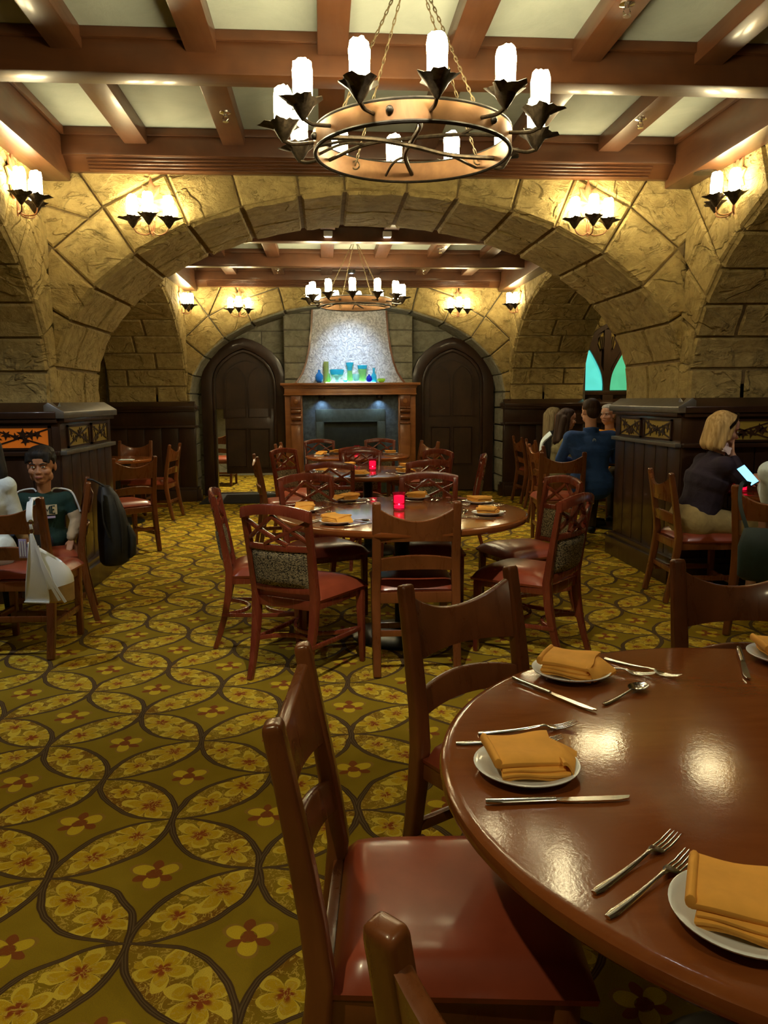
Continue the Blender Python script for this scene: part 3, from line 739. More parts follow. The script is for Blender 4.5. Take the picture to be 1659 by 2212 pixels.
# ------------------------------------------------------------------ wainscot round the piers
def wainscot(fr, u0, u1, label, panels=(), zt=1.40, planks=6, m0=True, dark='wood_dark', ext=0.0):
    o = thing('trim_1', label, 'wainscot', kind='structure')
    W = M[dark]
    def pan(z0, z1, n0, n1, ua=u0, ub=u1, name='panel', bev=0.004, par=o, mat=W):
        b = MB(); P = [(ua, z0, n0), (ub, z0, n0), (ub, z1, n0), (ua, z1, n0), (ua, z0, n1), (ub, z0, n1), (ub, z1, n1), (ua, z1, n1)]
        b.add([fr(*q) for q in P], [(0, 3, 2, 1), (4, 5, 6, 7), (0, 1, 5, 4), (2, 3, 7, 6), (0, 4, 7, 3), (1, 2, 6, 5)])
        return b.build(name, mat, par, bevel=bev)
    # sloping cap
    b = MB(); P = [(u0 - ext, zt - .02, 0), (u1 + ext, zt - .02, 0), (u1 + ext, zt, 0.03), (u0 - ext, zt, 0.03), (u0 - ext, zt - .11, 0), (u1 + ext, zt - .11, 0), (u1 + ext, zt - .11, .135), (u0 - ext, zt - .11, .135), (u0 - ext, zt - .065, .135), (u1 + ext, zt - .065, .135)]
    b.add([fr(*q) for q in P], [(3, 2, 9, 8), (8, 9, 6, 7), (7, 6, 5, 4), (0, 1, 2, 3), (0, 4, 5, 1), (0, 3, 8, 7, 4), (1, 5, 6, 9, 2)])
    b.build('cap', M['cap'] if ext else W, o, bevel=0.005)  # passage-facing caps and rails take the copy with the sheen painted in
    pan(zt - .14, zt - .11, 0, 0.12, name='bead')
    pan(1.05, zt - .14, 0, 0.085, name='frieze')
    pan(1.035, 1.065, 0, 0.125, name='rail', mat=M['cap'] if ext else W)
    pan(0.0, 0.16, 0, 0.15, name='plinth'); pan(0.16, 0.20, 0, 0.125, name='plinth_bead')
    n = planks; w = (u1 - u0) / n
    for i in range(n): pan(0.20, 1.035, 0, 0.085, u0 + i * w + 0.005, u0 + (i + 1) * w - 0.005, 'plank', 0.006)
    pan(0.2, 1.03, 0, 0.07, name='backing')
    for ua, ub, mat in panels:
        w_ = pan(1.09, 1.225, 0.086, 0.090, ua, ub, 'leaf_panel', 0, o, M[mat])
        # cut-out leaves and twigs over the glass
        g = MB(); L = ub - ua
        for s_ in (-1, 1):
            g.sweep([fr(ua, 1.1575 - s_ * 0.06, 0.094), fr(ua + L * 0.5, 1.1575, 0.094), fr(ub, 1.1575 + s_ * 0.06, 0.094)], (0.012, 0.006), fr.n)
        for k in range(7):
            cu = ua + L * (0.08 + 0.84 * (k + 0.5) / 7) + random.uniform(-.02, .02); cz = 1.1575 + random.uniform(-.035, .035); r = random.uniform(0.026, 0.046); a0 = random.uniform(0, 6)
            pts = [(cu + r * (1.0 if q % 2 else 0.42) * cos(a0 + q * pi / 5), cz + r * (1.0 if q % 2 else 0.42) * sin(a0 + q * pi / 5)) for q in range(10)]
            g.rings([[fr(p[0], p[1], 0.091) for p in pts], [fr(p[0], p[1], 0.096) for p in pts]])
        for ua_, ub_, z0_, z1_ in ((ua - .02, ub + .02, 1.225, 1.24), (ua - .02, ub + .02, 1.075, 1.09), (ua - .02, ua, 1.075, 1.24), (ub, ub + .02, 1.075, 1.24)):
            g.add([fr(*q) for q in ((ua_, z0_, .08), (ub_, z0_, .08), (ub_, z1_, .08), (ua_, z1_, .08), (ua_, z0_, .1), (ub_, z0_, .1), (ub_, z1_, .1), (ua_, z1_, .1))], [(0, 3, 2, 1), (4, 5, 6, 7), (0, 1, 5, 4), (2, 3, 7, 6), (0, 4, 7, 3), (1, 2, 6, 5)])
        g.build('leaf_tracery', W, w_)
    return o
YJ = 5.72
def pl(i): return 'trim_%d' % i
ws = []
ws.append(wainscot(Fr((XL, 0, 0), (0, 1, 0), (1, 0, 0)), YJ - .079, D1R + .05, 'dark panelled pedestal with leaf cut-outs under the left pier, facing the passage', [(5.80, 6.28, 'amber_dim'), (6.38, 6.80, 'amber_dim')], ext=0.05))
ws.append(wainscot(Fr((0, YJ, 0), (1, 0, 0), (0, -1, 0)), XL - 1.05, XL + 0.079, 'dark wainscot with an amber leaf panel behind the boy', [(-2.28, -1.90, 'amber'), (-2.8, -2.42, 'amber')]))
ws.append(wainscot(Fr((XR, 0, 0), (0, 1, 0), (-1, 0, 0)), YJ - .079, D1R + .05, 'dark panelled pedestal under the right pier, beside the man in blue', [(5.80, 6.28, 'amber_dim'), (6.38, 6.80, 'amber_dim')], ext=0.05))
ws.append(wainscot(Fr((0, YJ, 0), (1, 0, 0), (0, -1, 0)), XR - 0.079, XR + 1.05, 'dark wainscot behind the blonde woman at the right', [(2.9, 3.3, 'amber_dim')]))
YF = 11.32
ws.append(wainscot(Fr((0, YF, 0), (1, 0, 0), (0, -1, 0)), XL - 1.05, XL + 0.118, 'dark wainscot at the left end of the far bay', planks=5))
ws.append(wainscot(Fr((XL + .02, 0, 0), (0, 1, 0), (1, 0, 0)), YF - .072, D2 + 0.03, 'narrow dark wainscot return beside the left far door', planks=1))
ws.append(wainscot(Fr((0, YF, 0), (1, 0, 0), (0, -1, 0)), XR - 0.118, XR + 1.05, 'dark wainscot at the right end of the far bay', planks=5))
ws.append(wainscot(Fr((XR - .02, 0, 0), (0, 1, 0), (-1, 0, 0)), YF - .072, D2 + 0.03, 'narrow dark wainscot return beside the right far door', planks=1))
ws.append(wainscot(Fr((0, 11.6, 0), (1, 0, 0), (0, -1, 0)), 3.82, 6.2, 'dark wainscot below the stained glass window', planks=8))
for i, o in enumerate(ws): o.name = pl(i + 1)

# ------------------------------------------------------------------ stained glass window
win = thing('window_1', 'pointed stained glass window with dark tree-shaped tracery and cyan green panes', 'window', kind='structure')
wx, wz = 4.19, 1.50
b = MB()
def gothic(cx, hw, zs, za, n=8):
    """outline of a pointed arch from the left foot round to the right foot"""
    k = [(1, 0), (0.985, .18), (0.93, .36), (0.83, .54), (0.66, .71), (0.42, .86), (0.2, .95), (0, 1.0)]
    L = [(cx - hw * x, zs + (za - zs) * z) for x, z in k]; Rr = [(cx + hw * x, zs + (za - zs) * z) for x, z in reversed(k[:-1])]
    return L, Rr
y = 11.57
def flat(poly, y0, y1, name, mat, par, bev=0.003):
    b = MB(); b.rings([[(p[0], y0, p[1]) for p in poly], [(p[0], y1, p[1]) for p in poly]]); return b.build(name, mat, par, bevel=bev, smooth=False)
Lg, Rg = gothic(wx, 0.46, 1.85, 2.46)
flat([(wx - .46, wz)] + Lg + Rg + [(wx + .46, wz)], y, y + 0.03, 'backing', M['wood_black'], win)
for s_, mat in ((-1, 'pane_cyan'), (1, 'pane_green')):
    P = [(0.055, 0), (0.42, 0), (0.42, .25), (0.395, .38), (0.33, .5), (0.25, .6), (0.19, .50), (0.12, .37), (0.075, .24), (0.055, .12)]
    flat([(wx + s_ * p[0], wz + .02 + p[1]) for p in P], y - 0.02, y + 0.001, 'pane', M[mat], win, 0)
    flat([(wx + s_ * p[0], wz + p[1]) for p in ((.05, .66), (.10, .62), (.13, .7), (.10, .82), (.06, .86), (.04, .76))], y - 0.02, y, 'pane', M['amber_dim'], win, 0)
b = MB()
b.sweep([(wx, y - .03, wz), (wx, y - .03, wz + .35), (wx, y - .03, wz + .9)], [(.10, .05), (.11, .05), (.10, .04)], (0, 1, 0))
for s_ in (-1, 1):
    b.sweep(smooth_path([(wx + s_ * .03, y - .03, wz + .02), (wx + s_ * .06, y - .03, wz + .25), (wx + s_ * .15, y - .03, wz + .45), (wx + s_ * .27, y - .03, wz + .64), (wx + s_ * .36, y - .03, wz + .72)], 5), (.035, .045), (0, 1, 0))
    b.sweep(smooth_path([(wx + s_ * .43, y - .03, wz), (wx + s_ * .43, y - .03, wz + .30), (wx + s_ * .36, y - .03, wz + .6), (wx + s_ * .18, y - .03, wz + .84), (wx, y - .03, wz + .96)], 5), (.06, .06), (0, 1, 0))
    for q in range(3): b.sweep([(wx + s_ * (.03 + .025 * q), y - .03, wz + .62), (wx + s_ * (.05 + .03 * q), y - .03, wz + .80)], (.012, .03), (0, 1, 0))
b.build('tracery', M['wood_black'], win)
b = MB(); b.box2((wx - .52, y - .06, wz - .05), (wx + .52, y + .03, wz + .01)); b.box2((wx - .06, y - .06, wz - .4), (wx + .1, y + .03, wz - .05)); b.build('sill', M['wood_black'], win, bevel=0.006)

# ------------------------------------------------------------------ doors in the blind arch
def door(name, cx, label, opened):
    d = thing(name, label, 'door', (cx, D2R, 0), kind='structure')
    hw = 0.545
    L, R = gothic(0, hw, 1.62, 2.24); path = [(-hw, 0)] + L + R + [(hw, 0)]
    b = MB(); b.sweep([(p[0], -0.07, p[1]) for p in path], (0.16, 0.14), (0, 1, 0)); b.build('frame', M['wood_dark'], d, bevel=0.012)
    b = MB(); L2, R2 = gothic(0, hw - .10, 1.60, 2.13); b.sweep([(p[0], -0.05, p[1]) for p in [(-hw + .1, 0)] + L2 + R2 + [(hw - .1, 0)]], (0.04, 0.13), (0, 1, 0)); b.build('stop_moulding', M['wood_dark'], d, bevel=0.006)
    w = 0.40
    Li, Ri = gothic(0, hw - .10, 1.60, 2.13)
    if opened:
        flat([(-hw + .1, 1.28)] + Li + Ri + [(hw - .1, 1.28)], -0.05, -0.01, 'fixed_panel', M['wood_black'], d)
        leaf = thing('leaf', None, None); leaf.parent = d
        b = MB(); b.box2((-0.30, -0.052, 0.32), (hw - .06, -0.012, 1.285)); lf = b.build('leaf_board', M['wood_black'], leaf, bevel=0.004)
        z0 = 0.36
    else:
        leaf = thing('leaf', None, None); leaf.parent = d
        flat([(-hw + .1, 0.02)] + Li + Ri + [(hw - .1, 0.02)], -0.05, -0.01, 'leaf_board', M['wood_black'], leaf); z0 = 0.36
    # mouldings: two lancets, the diamond between their heads, two low panels
    b = MB(); ox = 0.03 if opened else 0.0; q = 0.34; yl = -0.058
    for s_ in (-1, 1):
        c = ox + s_ * q / 2
        l, r = gothic(c, q / 2 - .02, 1.66, 1.90); b.sweep([(p[0], yl, p[1]) for p in [(c - q / 2 + .02, 1.16)] + l + r + [(c + q / 2 - .02, 1.16)]], (0.022, 0.02), (0, 1, 0), close=True)
    l, r = gothic(ox, q, 1.68, 2.00); b.sweep([(p[0], yl, p[1]) for p in [(ox - q, 1.14)] + l + r + [(ox + q, 1.14)]], (0.022, 0.02), (0, 1, 0))
    b.build('lancet_moulding', M['wood_dark'], leaf)
    for s_ in (-1, 1):
        b = MB(); c = ox + s_ * q / 2
        b.box2((c - q / 2 + .03, -0.062, z0 + .06), (c + q / 2 - .03, -0.045, 0.98)); b.build('low_panel', M['wood_black'], leaf, bevel=0.018, seg=1)
        b = MB(); b.sweep([(c - q / 2 + .02, yl, z0 + .05), (c + q / 2 - .02, yl, z0 + .05), (c + q / 2 - .02, yl, 0.99), (c - q / 2 + .02, yl, 0.99)], (0.02, 0.022), (0, 1, 0), close=True); b.build('panel_moulding', M['wood_dark'], leaf)
    return d
door('door_1', -1.16, 'left pointed gothic door, open at the side and below its leaf', True)
door('door_2', 1.945, 'right pointed gothic door of dark wood, closed, with lancet panels', False)
b = MB(); b.box2((-1.60, 11.97, 0.0), (-0.72, 12.06, 0.03)); tag(b.build('trim_10', M['chrome'], bevel=0.006), 'bright metal threshold strip under the left door', 'threshold', kind='structure')
b = MB(); b.box2((-1.72, 10.86, 0.001), (-0.62, 11.96, 0.016)); tag(b.build('door_mat', M['rubber'], bevel=0.005), 'black mat on the carpet before the left gothic door', 'mat')

# ------------------------------------------------------------------ fireplace
fp = thing('fireplace', 'wooden fireplace with blue slate surround and tall flared pale hood', 'fireplace', (0.40, 11.76, 0))
WM = M['wood_mantel']
b = MB(); b.box2((-1.01, -0.30, 1.615), (1.01, 0.0, 1.65)); b.box2((-0.985, -0.28, 1.60), (0.985, 0, 1.616)); b.box2((-0.965, -0.255, 1.575), (0.965, 0, 1.60)); b.box2((-0.955, -0.235, 1.49), (0.955, 0, 1.575)); b.box2((-0.965, -0.245, 1.475), (0.965, 0, 1.495))
b.build('mantel_shelf', WM, fp, bevel=0.006)
for s_ in (-1, 1):
    b = MB(); b.box2((s_ * 0.70, -0.16, 0), (s_ * 0.955, 0, 1.48)); lg = b.build('leg', WM, fp, bevel=0.006)
    b = MB(); b.box2((s_ * 0.72, -0.20, 0), (s_ * 0.87, -0.15, 1.05)); b.build('pilaster', WM, lg, bevel=0.006)
    b = MB(); cx = s_ * 0.795
    b.box2((cx - .075, -.215, 1.30), (cx + .075, -.15, 1.475)); b.box2((cx - .08, -.225, 1.275), (cx + .08, -.15, 1.30))
    b.tube([(cx - .075, -.185, 1.245), (cx + .075, -.185, 1.245)], 0.035, 12); b.tube([(cx - .07, -.18, 1.15), (cx + .07, -.18, 1.15)], 0.045, 12); b.box2((cx - .08, -.22, 1.05), (cx + .08, -.15, 1.075))
    b.build('corbel', M['wood_chair'], lg, bevel=0.004)
    b = MB(); b.ball((cx, -.215, 1.385), (.035, .012, .04), 10, 6); b.build('carved_rosette', WM, lg)
b = MB()
for x0, x1, z0, z1 in ((-.70, .70, 1.27, 1.48), (-.70, -.51, 0, 1.27), (.51, .70, 0, 1.27)): b.box2((x0, -.06, z0), (x1, 0.0, z1))
b.build('slate_surround', M['slate'], fp)
b = MB()
for x0, x1, z0, z1 in ((-.51, .51, 1.09, 1.27), (-.51, -.40, 0, 1.09), (.40, .51, 0, 1.09)): b.box2((x0, -.075, z0), (x1, -.02, z1))
b.build('firebox_frame', M['shade_metal'], fp, bevel=0.006)
b = MB(); b.sweep([(-.40, -.085, 0), (-.40, -.085, 1.09), (.40, -.085, 1.09), (.40, -.085, 0)], (0.02, 0.02), (0, 1, 0)); b.build('firebox_trim', M['shade_metal'], fp)
b = MB(); b.box2((-.40, -.03, 0), (.40, -.018, 1.09)); b.build('fire_screen', M['soot'], fp)
prof = [(1.645, .80, .11), (1.70, .755, .105), (1.80, .69, .10), (1.95, .635, .095), (2.15, .59, .09), (2.4, .555, .085), (2.62, .54, .08), (2.76, .535, .08)]
b = MB(); b.rings([[(-w, 0, z), (-w, -d, z), (-w * .5, -d - .02, z), (0, -d - .025, z), (w * .5, -d - .02, z), (w, -d, z), (w, 0, z)] for z, w, d in prof]); b.build('hood', M['hood'], fp)
for s_ in (-1, 1):
    b = MB(); b.sweep([(s_ * w, -d - .004, z) for z, w, d in prof], (.026, .02), (0, 1, 0)); b.build('hood_edge_strip', M['wood_chair'], fp)
# ------------------------------------------------------------------ lamps one can see
def leaf_cup(mb, c, out, s=1.0, n=30, mat=0):
    """a curled maple leaf holding a candle; c is the foot, out the direction its long tip points to (radians)"""
    R = []
    def ring(rr, zz, jag, th):
        o = []
        for k in range(n):
            a = 2 * pi * k / n; tip = max(0, cos(a - out)) ** 4; j = jag * (1 - abs(((a - out) * 5 / (2 * pi) + .5) % 1 - .5) * 2) ** 1.5 * 1.3 + (k % 2) * jag * .22
            r = (rr * (1 + 0.55 * tip * (jag > 0)) + j - th) * s; z = (zz - 0.010 * tip * (jag > 0) + (0.007 if k % 4 == 1 else 0) * (jag > 0)) * s
            o.append((c[0] + r * cos(a), c[1] + r * sin(a), c[2] + z))
        return o
    R = [ring(.006, 0, 0, 0), ring(.022, .022, 0, 0), ring(.040, .050, 0, 0), ring(.048, .076, .026, 0), ring(.048, .078, .026, .004), ring(.037, .052, 0, 0), ring(.012, .030, 0, 0)]
    mb.rings(R, mat)
def candle(name, c, r, h, mat, par):
    b = MB(); n = 14; R = []
    for z, q in ((0, .94), (.12, .97), (.55, 1.0), (.80, 1.03), (.84, 0.98), (.95, .90), (1.0, .62), (.985, .25)):
        R.append([(c[0] + r * q * (1 + random.uniform(-.03, .03) * (z > .5)) * cos(2 * pi * k / n), c[1] + r * q * sin(2 * pi * k / n), c[2] + h * z + (random.uniform(-.006, .006) if z > .9 else 0)) for k in range(n)])
    b.rings(R); return b.build(name, mat, par, angle=60)
def chain(mb, p, q, pitch=0.024, r=0.0024, w=0.010):
    p, q = Vector(p), Vector(q); d = q - p; L = d.length; d.normalize(); k = int(L / pitch)
    a = d.cross(Vector((0.3, 0.9, 0.1))).normalized(); c = d.cross(a)
    for i in range(k):
        m_ = p + d * (L * (i + 0.5) / k); e = a if i % 2 else c; hl = pitch * 0.66
        mb.tube([m_ + d * (hl * sin(t)) + e * (w * 0.5 * cos(t)) for t in [2 * pi * j / 9 for j in range(9)]], r, 5, close=True)
ch = thing('chandelier', 'large copper ring chandelier with twelve candle lamps hanging over the near bay', 'chandelier', (0.385, 3.40, 2.40))
RR = 0.405
b = MB(); b.rings([[((RR + d) * cos(2 * pi * k / 64), (RR + d) * sin(2 * pi * k / 64), z) for k in range(64)] for d, z in ((0, 0), (0, .078), (-.014, .078), (-.014, 0))], cap=False, close=True)
ring = b.build('ring', M['copper'], ch)
b = MB()
for z in (0.0, 0.078): b.tube([((RR - .006) * cos(2 * pi * k / 64), (RR - .006) * sin(2 * pi * k / 64), z) for k in range(64)], 0.0085, 8, close=True)
b.build('rim', M['iron'], ring)
for k in range(6):
    a = radians(-93 + 45 + 60 * k); b = MB(); b.ball((RR * cos(a) + .004 * cos(a), RR * sin(a) + .004 * sin(a), .04), .015, 10, 6); b.build('stud', M['iron'], ring)
for k in range(12):
    a = radians(-87 + 30 * k); ca, sa = cos(a), sin(a)
    b = MB(); b.tube(smooth_path([(RR * ca, RR * sa, .035), ((RR + .035) * ca, (RR + .035) * sa, .030), ((RR + .085) * ca, (RR + .085) * sa, .026), ((RR + .12) * ca, (RR + .12) * sa, .038)], 4), [.0075] * 13, 8)
    arm = b.build('arm', M['leafiron'], ch)
    c = ((RR + .12) * ca, (RR + .12) * sa, .030)
    b = MB(); leaf_cup(b, c, a, 0.98); b.build('leaf_cup', M['leafiron'], arm, angle=25)
    candle('candle', (c[0], c[1], c[2] + .045), .037, .165, M['candle'], ch)
b = MB()
for a0, sag, r in ((20, -.012, .010), (84, .012, .010), (150, 0.02, .008)):
    a = radians(a0); p = Vector((cos(a), sin(a), 0)) * (RR - .014); nrm = Vector((-sin(a), cos(a), 0))
    b.tube(smooth_path([p + Vector((0, 0, .03)), p * .5 + nrm * .03 + Vector((0, 0, .04 + sag)), Vector((0, 0, .045 + sag)), -p * .5 - nrm * .03 + Vector((0, 0, .04 + sag)), -p + Vector((0, 0, .02))], 6), r, 7)
    for s_ in (1, -1):
        q = p * (.52 * s_) + nrm * (.03 * s_) + Vector((0, 0, .04 + sag))
        b.tube(smooth_path([q, q + p * (.2 * s_) + nrm * .05, p * (.96 * s_) + nrm * (.12)  + Vector((0, 0, .02))], 4), .006, 6)
b.build('twig_cross', M['leafiron'], ch)
for k in range(4):
    a = radians(35 + 90 * k); b = MB(); p = ((RR - .02) * cos(a), (RR - .02) * sin(a), .045)
    b.tube([(p[0] + .018 * cos(t), p[1], p[2] + .018 * sin(t)) for t in [2 * pi * j / 12 for j in range(12)]], .0035, 6, close=True)
    chain(b, p, (0.012 * cos(a), 0.012 * sin(a), .73)); b.build('chain', M['chain'], ch, angle=60)
b = MB(); b.lathe([(.004, .70), (.012, .705), (.012, .735), (.03, .75), (.06, .79), (.06, .80), (.01, .80)], 16); b.build('canopy', M['iron'], ch)
place(ch, (0.385, 3.40, 2.40), 0, ch['label'], 'ring chandeliers')
place(ch, (0.385, 9.10, 2.44), radians(-9), 'smaller-looking copper ring chandelier hanging before the fireplace hood in the far bay', 'ring chandeliers')

# wall sconces
sc = thing('wall_sconce', 'x', 'sconce')
pts = [(0, .33), (.018, .275), (.05, .285), (.042, .245), (.085, .225), (.055, .19), (.075, .15), (.04, .155), (.02, .12), (0, .10)]
pts = [(x * 1.25, .10 + (z - .10) * 1.30) for x, z in pts]
full = pts + [(-x, z) for x, z in reversed(pts[1:-1])]
b = MB(); c = (0, .20); n = len(full)
b.add([(x, -.004, z) for x, z in full] + [(x, -.014, z) for x, z in full] + [(0, -.038, .23)], [tuple(reversed(range(n)))] + [(i, (i + 1) % n, n + (i + 1) % n, n + i) for i in range(n)] + [(n + i, n + (i + 1) % n, 2 * n) for i in range(n)])
b.build('leaf_backplate', M['bronze'], sc, angle=20)
b = MB()
for x in (-.008, .004, .014): b.tube(smooth_path([(x, -.02, .16), (x * 1.2, -.028, .08), (x * .4, -.024, 0)], 4), [.005] * 8 + [.003], 6)
b.build('stem', M['bronze'], sc)
for x, y, z in ((-.118, -.09, .075), (0, -.145, .085), (.125, -.09, .072)):
    b = MB(); b.tube(smooth_path([(0, -.026, .03), (x * .35, y * .5, .004), (x * .8, y * .9, .012), (x, y, z - .025)], 5), .0045, 7); arm = b.build('arm', M['bronze'], sc)
    b = MB(); leaf_cup(b, (x, y, z - .035), atan2(y * .3, x) if abs(x) > .01 else -pi / 2, 0.95); b.build('leaf_cup', M['leafiron'], arm, angle=25)
    candle('candle', (x, y, z + .012), .036, .168, M['candle_s'], sc)
for x, y, z, rz, lab in (
        (-1.16, D1 - .03, 2.54, 0, 'three-candle leaf sconce on the left shoulder of the near arch'),
        (1.93, D1 - .03, 2.56, 0, 'three-candle leaf sconce on the right shoulder of the near arch'),
        (XL + .03, 5.22, 2.54, pi / 2, 'three-candle leaf sconce on the left side wall at the picture edge'),
        (XR - .03, 5.10, 2.56, -pi / 2, 'three-candle leaf sconce on the right side wall at the picture edge'),
        (-1.13, D2 - .03, 2.55, 0, 'small three-candle sconce on the far wall above the left door'),
        (1.92, D2 - .03, 2.55, 0, 'small three-candle sconce on the far wall above the right door'),
        (XL + .03, 10.95, 2.56, pi / 2, 'sconce on the left side wall deep in the far bay'),
        (XR - .03, 10.80, 2.56, -pi / 2, 'sconce on the right side wall deep in the far bay'),
        (XL + .03, 7.35, 2.56, pi / 2, 'sconce on the left wall of the far bay just beyond the near arch'),
        (XR - .03, 7.35, 2.56, -pi / 2, 'sconce on the right wall of the far bay just beyond the near arch')):
    place(sc, (x, y, z), rz, lab, 'leaf wall sconces')
# ceiling fittings
for x, y, z, lab in CANS:  # the added fill lamps get a ring as well
    b = MB(); b.rings([[(r * cos(2 * pi * k / 20), r * sin(2 * pi * k / 20), q) for k in range(20)] for r, q in ((.036, -.012), (.05, -.012), (.05, .03), (.036, .03))], cap=False, close=True)
    o = b.build('ceiling_downlight', M['iron']); o.location = (x, y, z)
    tag(o, lab, 'light', 'ceiling downlights')
sp = thing('sprinkler_head', 'x', 'sprinkler')
b = MB(); b.lathe([(.034, 0), (.034, -.004), (.012, -.010), (.010, -.022)], 16); b.build('escutcheon', M['chrome'], sp)
b = MB(); b.tube([(-.012, 0, -.02), (-.016, 0, -.035), (0, 0, -.05), (.016, 0, -.035), (.012, 0, -.02)], .003, 6); b.lathe([(.003, -.048), (.018, -.050), (.018, -.053), (.003, -.053)], 14); b.build('deflector', M['chrome'], sp)
for x, y, lab in ((-.55, 5.03, 'chrome sprinkler head on the joist left of the chandelier'), (1.98, 5.0, 'chrome sprinkler head on the joist at the right'), (1.35, 3.61, 'chrome sprinkler head on the joist at the top edge'),
                  (1.36, 9.2, 'tiny chrome sprinkler head on a joist in the far bay'), (-0.56, 10.7, 'tiny chrome sprinkler head on a joist before the far wall, left'), (1.36, 10.7, 'tiny chrome sprinkler head on a joist before the far wall, right')):
    place(sp, (x, y, 3.10), 0, lab, 'sprinkler heads')
for x, lab in ((.08, 'left white box spotlight on the first far beam'), (.68, 'right white box spotlight on the first far beam')):
    o = thing('spotlight_box', lab, 'spotlight', (x, 8.33, 3.07), 0, 'white box spotlights')
    b = MB(); b.box2((-.045, -.06, -.03), (.045, 0, .025)); b.build('housing', M['porcelain'], o, bevel=.005)
    b = MB(); b.box2((-.035, -.05, -.034), (.035, -.01, -.029)); b.build('lens', M['lamp_face'], o)
b = MB(); b.lathe([(.075, 0), (.075, -.005), (.06, -.008), (.005, -.008)], 24); o = b.build('ceiling_speaker', M['leafiron']); o.location = (XR - .12, 5.38, 2.90)
tag(o, 'round speaker grille under the right wall beam', 'speaker')
# ------------------------------------------------------------------ chairs
def wood_chair():
    r = thing('wooden_chair', 'x', 'chair'); W = M['wood_chair']
    def px(z): return 0.205 - 0.004 * (z > 0.5)
    def py(z):
        return -0.205 - (0.07 * ((z - .46) / .44) ** 1.2 if z > .46 else -0.02 * 0 + 0.075 * ((.46 - z) / .46) ** 1.4 * 1.0)
    zs = [0, .12, .24, .36, .46, .56, .68, .80, .885, .90]
    for s in (-1, 1):
        b = MB(); b.sweep([(s * px(z), py(z), z) for z in zs], [(.040, .036), (.042, .038), (.044, .042), (.046, .046), (.046, .046), (.046, .042), (.046, .038), (.044, .034), (.043, .033), (.040, .030)], (0, 1, 0))
        b.build('back_post', W, r, bevel=.010, seg=3)
        b = MB(); b.sweep([(s * .195, .20, 0), (s * .195, .20, .42)], [(.034, .034), (.044, .044)], (0, 1, 0)); b.build('front_leg', W, r, bevel=.005)
        b = MB(); b.box2((s * .195 - .011, -.22, .155), (s * .195 + .011, .19, .19)); b.build('side_stretcher', W, r, bevel=.004)
        b = MB(); b.box2((s * .195 - .012, -.21, .37), (s * .195 + .012, .19, .425)); b.build('side_rail', W, r, bevel=.004)
    def rail(zt_e, zt_m, zb_e, zb_m, th, name, bow=.034):
        b = MB(); n = 16; R = []
        for i in range(n + 1):
            t = i / n * 2 - 1; x = t * (px(.8) - .012); q = 1 - t * t
            zt = zt_e + (zt_m - zt_e) * q; zb = zb_e + (zb_m - zb_e) * q
            yt, yb = py(zt) - bow * q, py(zb) - bow * q
            R.append([(x, yb - th / 2, zb), (x, yb + th / 2, zb), (x, yt + th / 2, zt - .004), (x, yt + th / 4, zt), (x, yt - th / 4, zt), (x, yt - th / 2, zt - .004)])
        b.rings(R); return b.build(name, W, r, angle=50)
    rail(.868, .806, .692, .702, .024, 'top_rail'); rail(.605, .630, .540, .555, .022, 'back_slat')
    for y0, y1 in ((.17, .195), (-.215, -.19)): b = MB(); b.box2((-.19, y0, .37), (.19, y1, .425)); b.build('seat_rail', W, r, bevel=.004)
    for y0, y1, z0 in ((.185, .205, .12), (-.235, -.215, .20)): b = MB(); b.box2((-.19, y0, z0), (.19, y1, z0 + .032)); b.build('stretcher', W, r, bevel=.004)
    b = MB(); n = 10
    def seat(u, v):
        x = (u - .5) * 2; y = (v - .5) * 2; e = (1 - x ** 6) * (1 - y ** 6); w = .225 - .012 * (1 - v)
        return (x * w, -.19 + v * .44, .432 + .050 * max(0, e) ** .30 + .004 * (1 - x * x))
    b.grid(seat, 16, 16); b.add([(-.213, -.19, .432), (.213, -.19, .432), (.225, .25, .432), (-.225, .25, .432), (-.21, -.185, .42), (.21, -.185, .42), (.222, .247, .42), (-.222, .247, .42)], [(0, 1, 5, 4), (1, 2, 6, 5), (2, 3, 7, 6), (3, 0, 4, 7), (4, 5, 6, 7)])
    b.build('seat', M['leather'], r, angle=60)
    return r
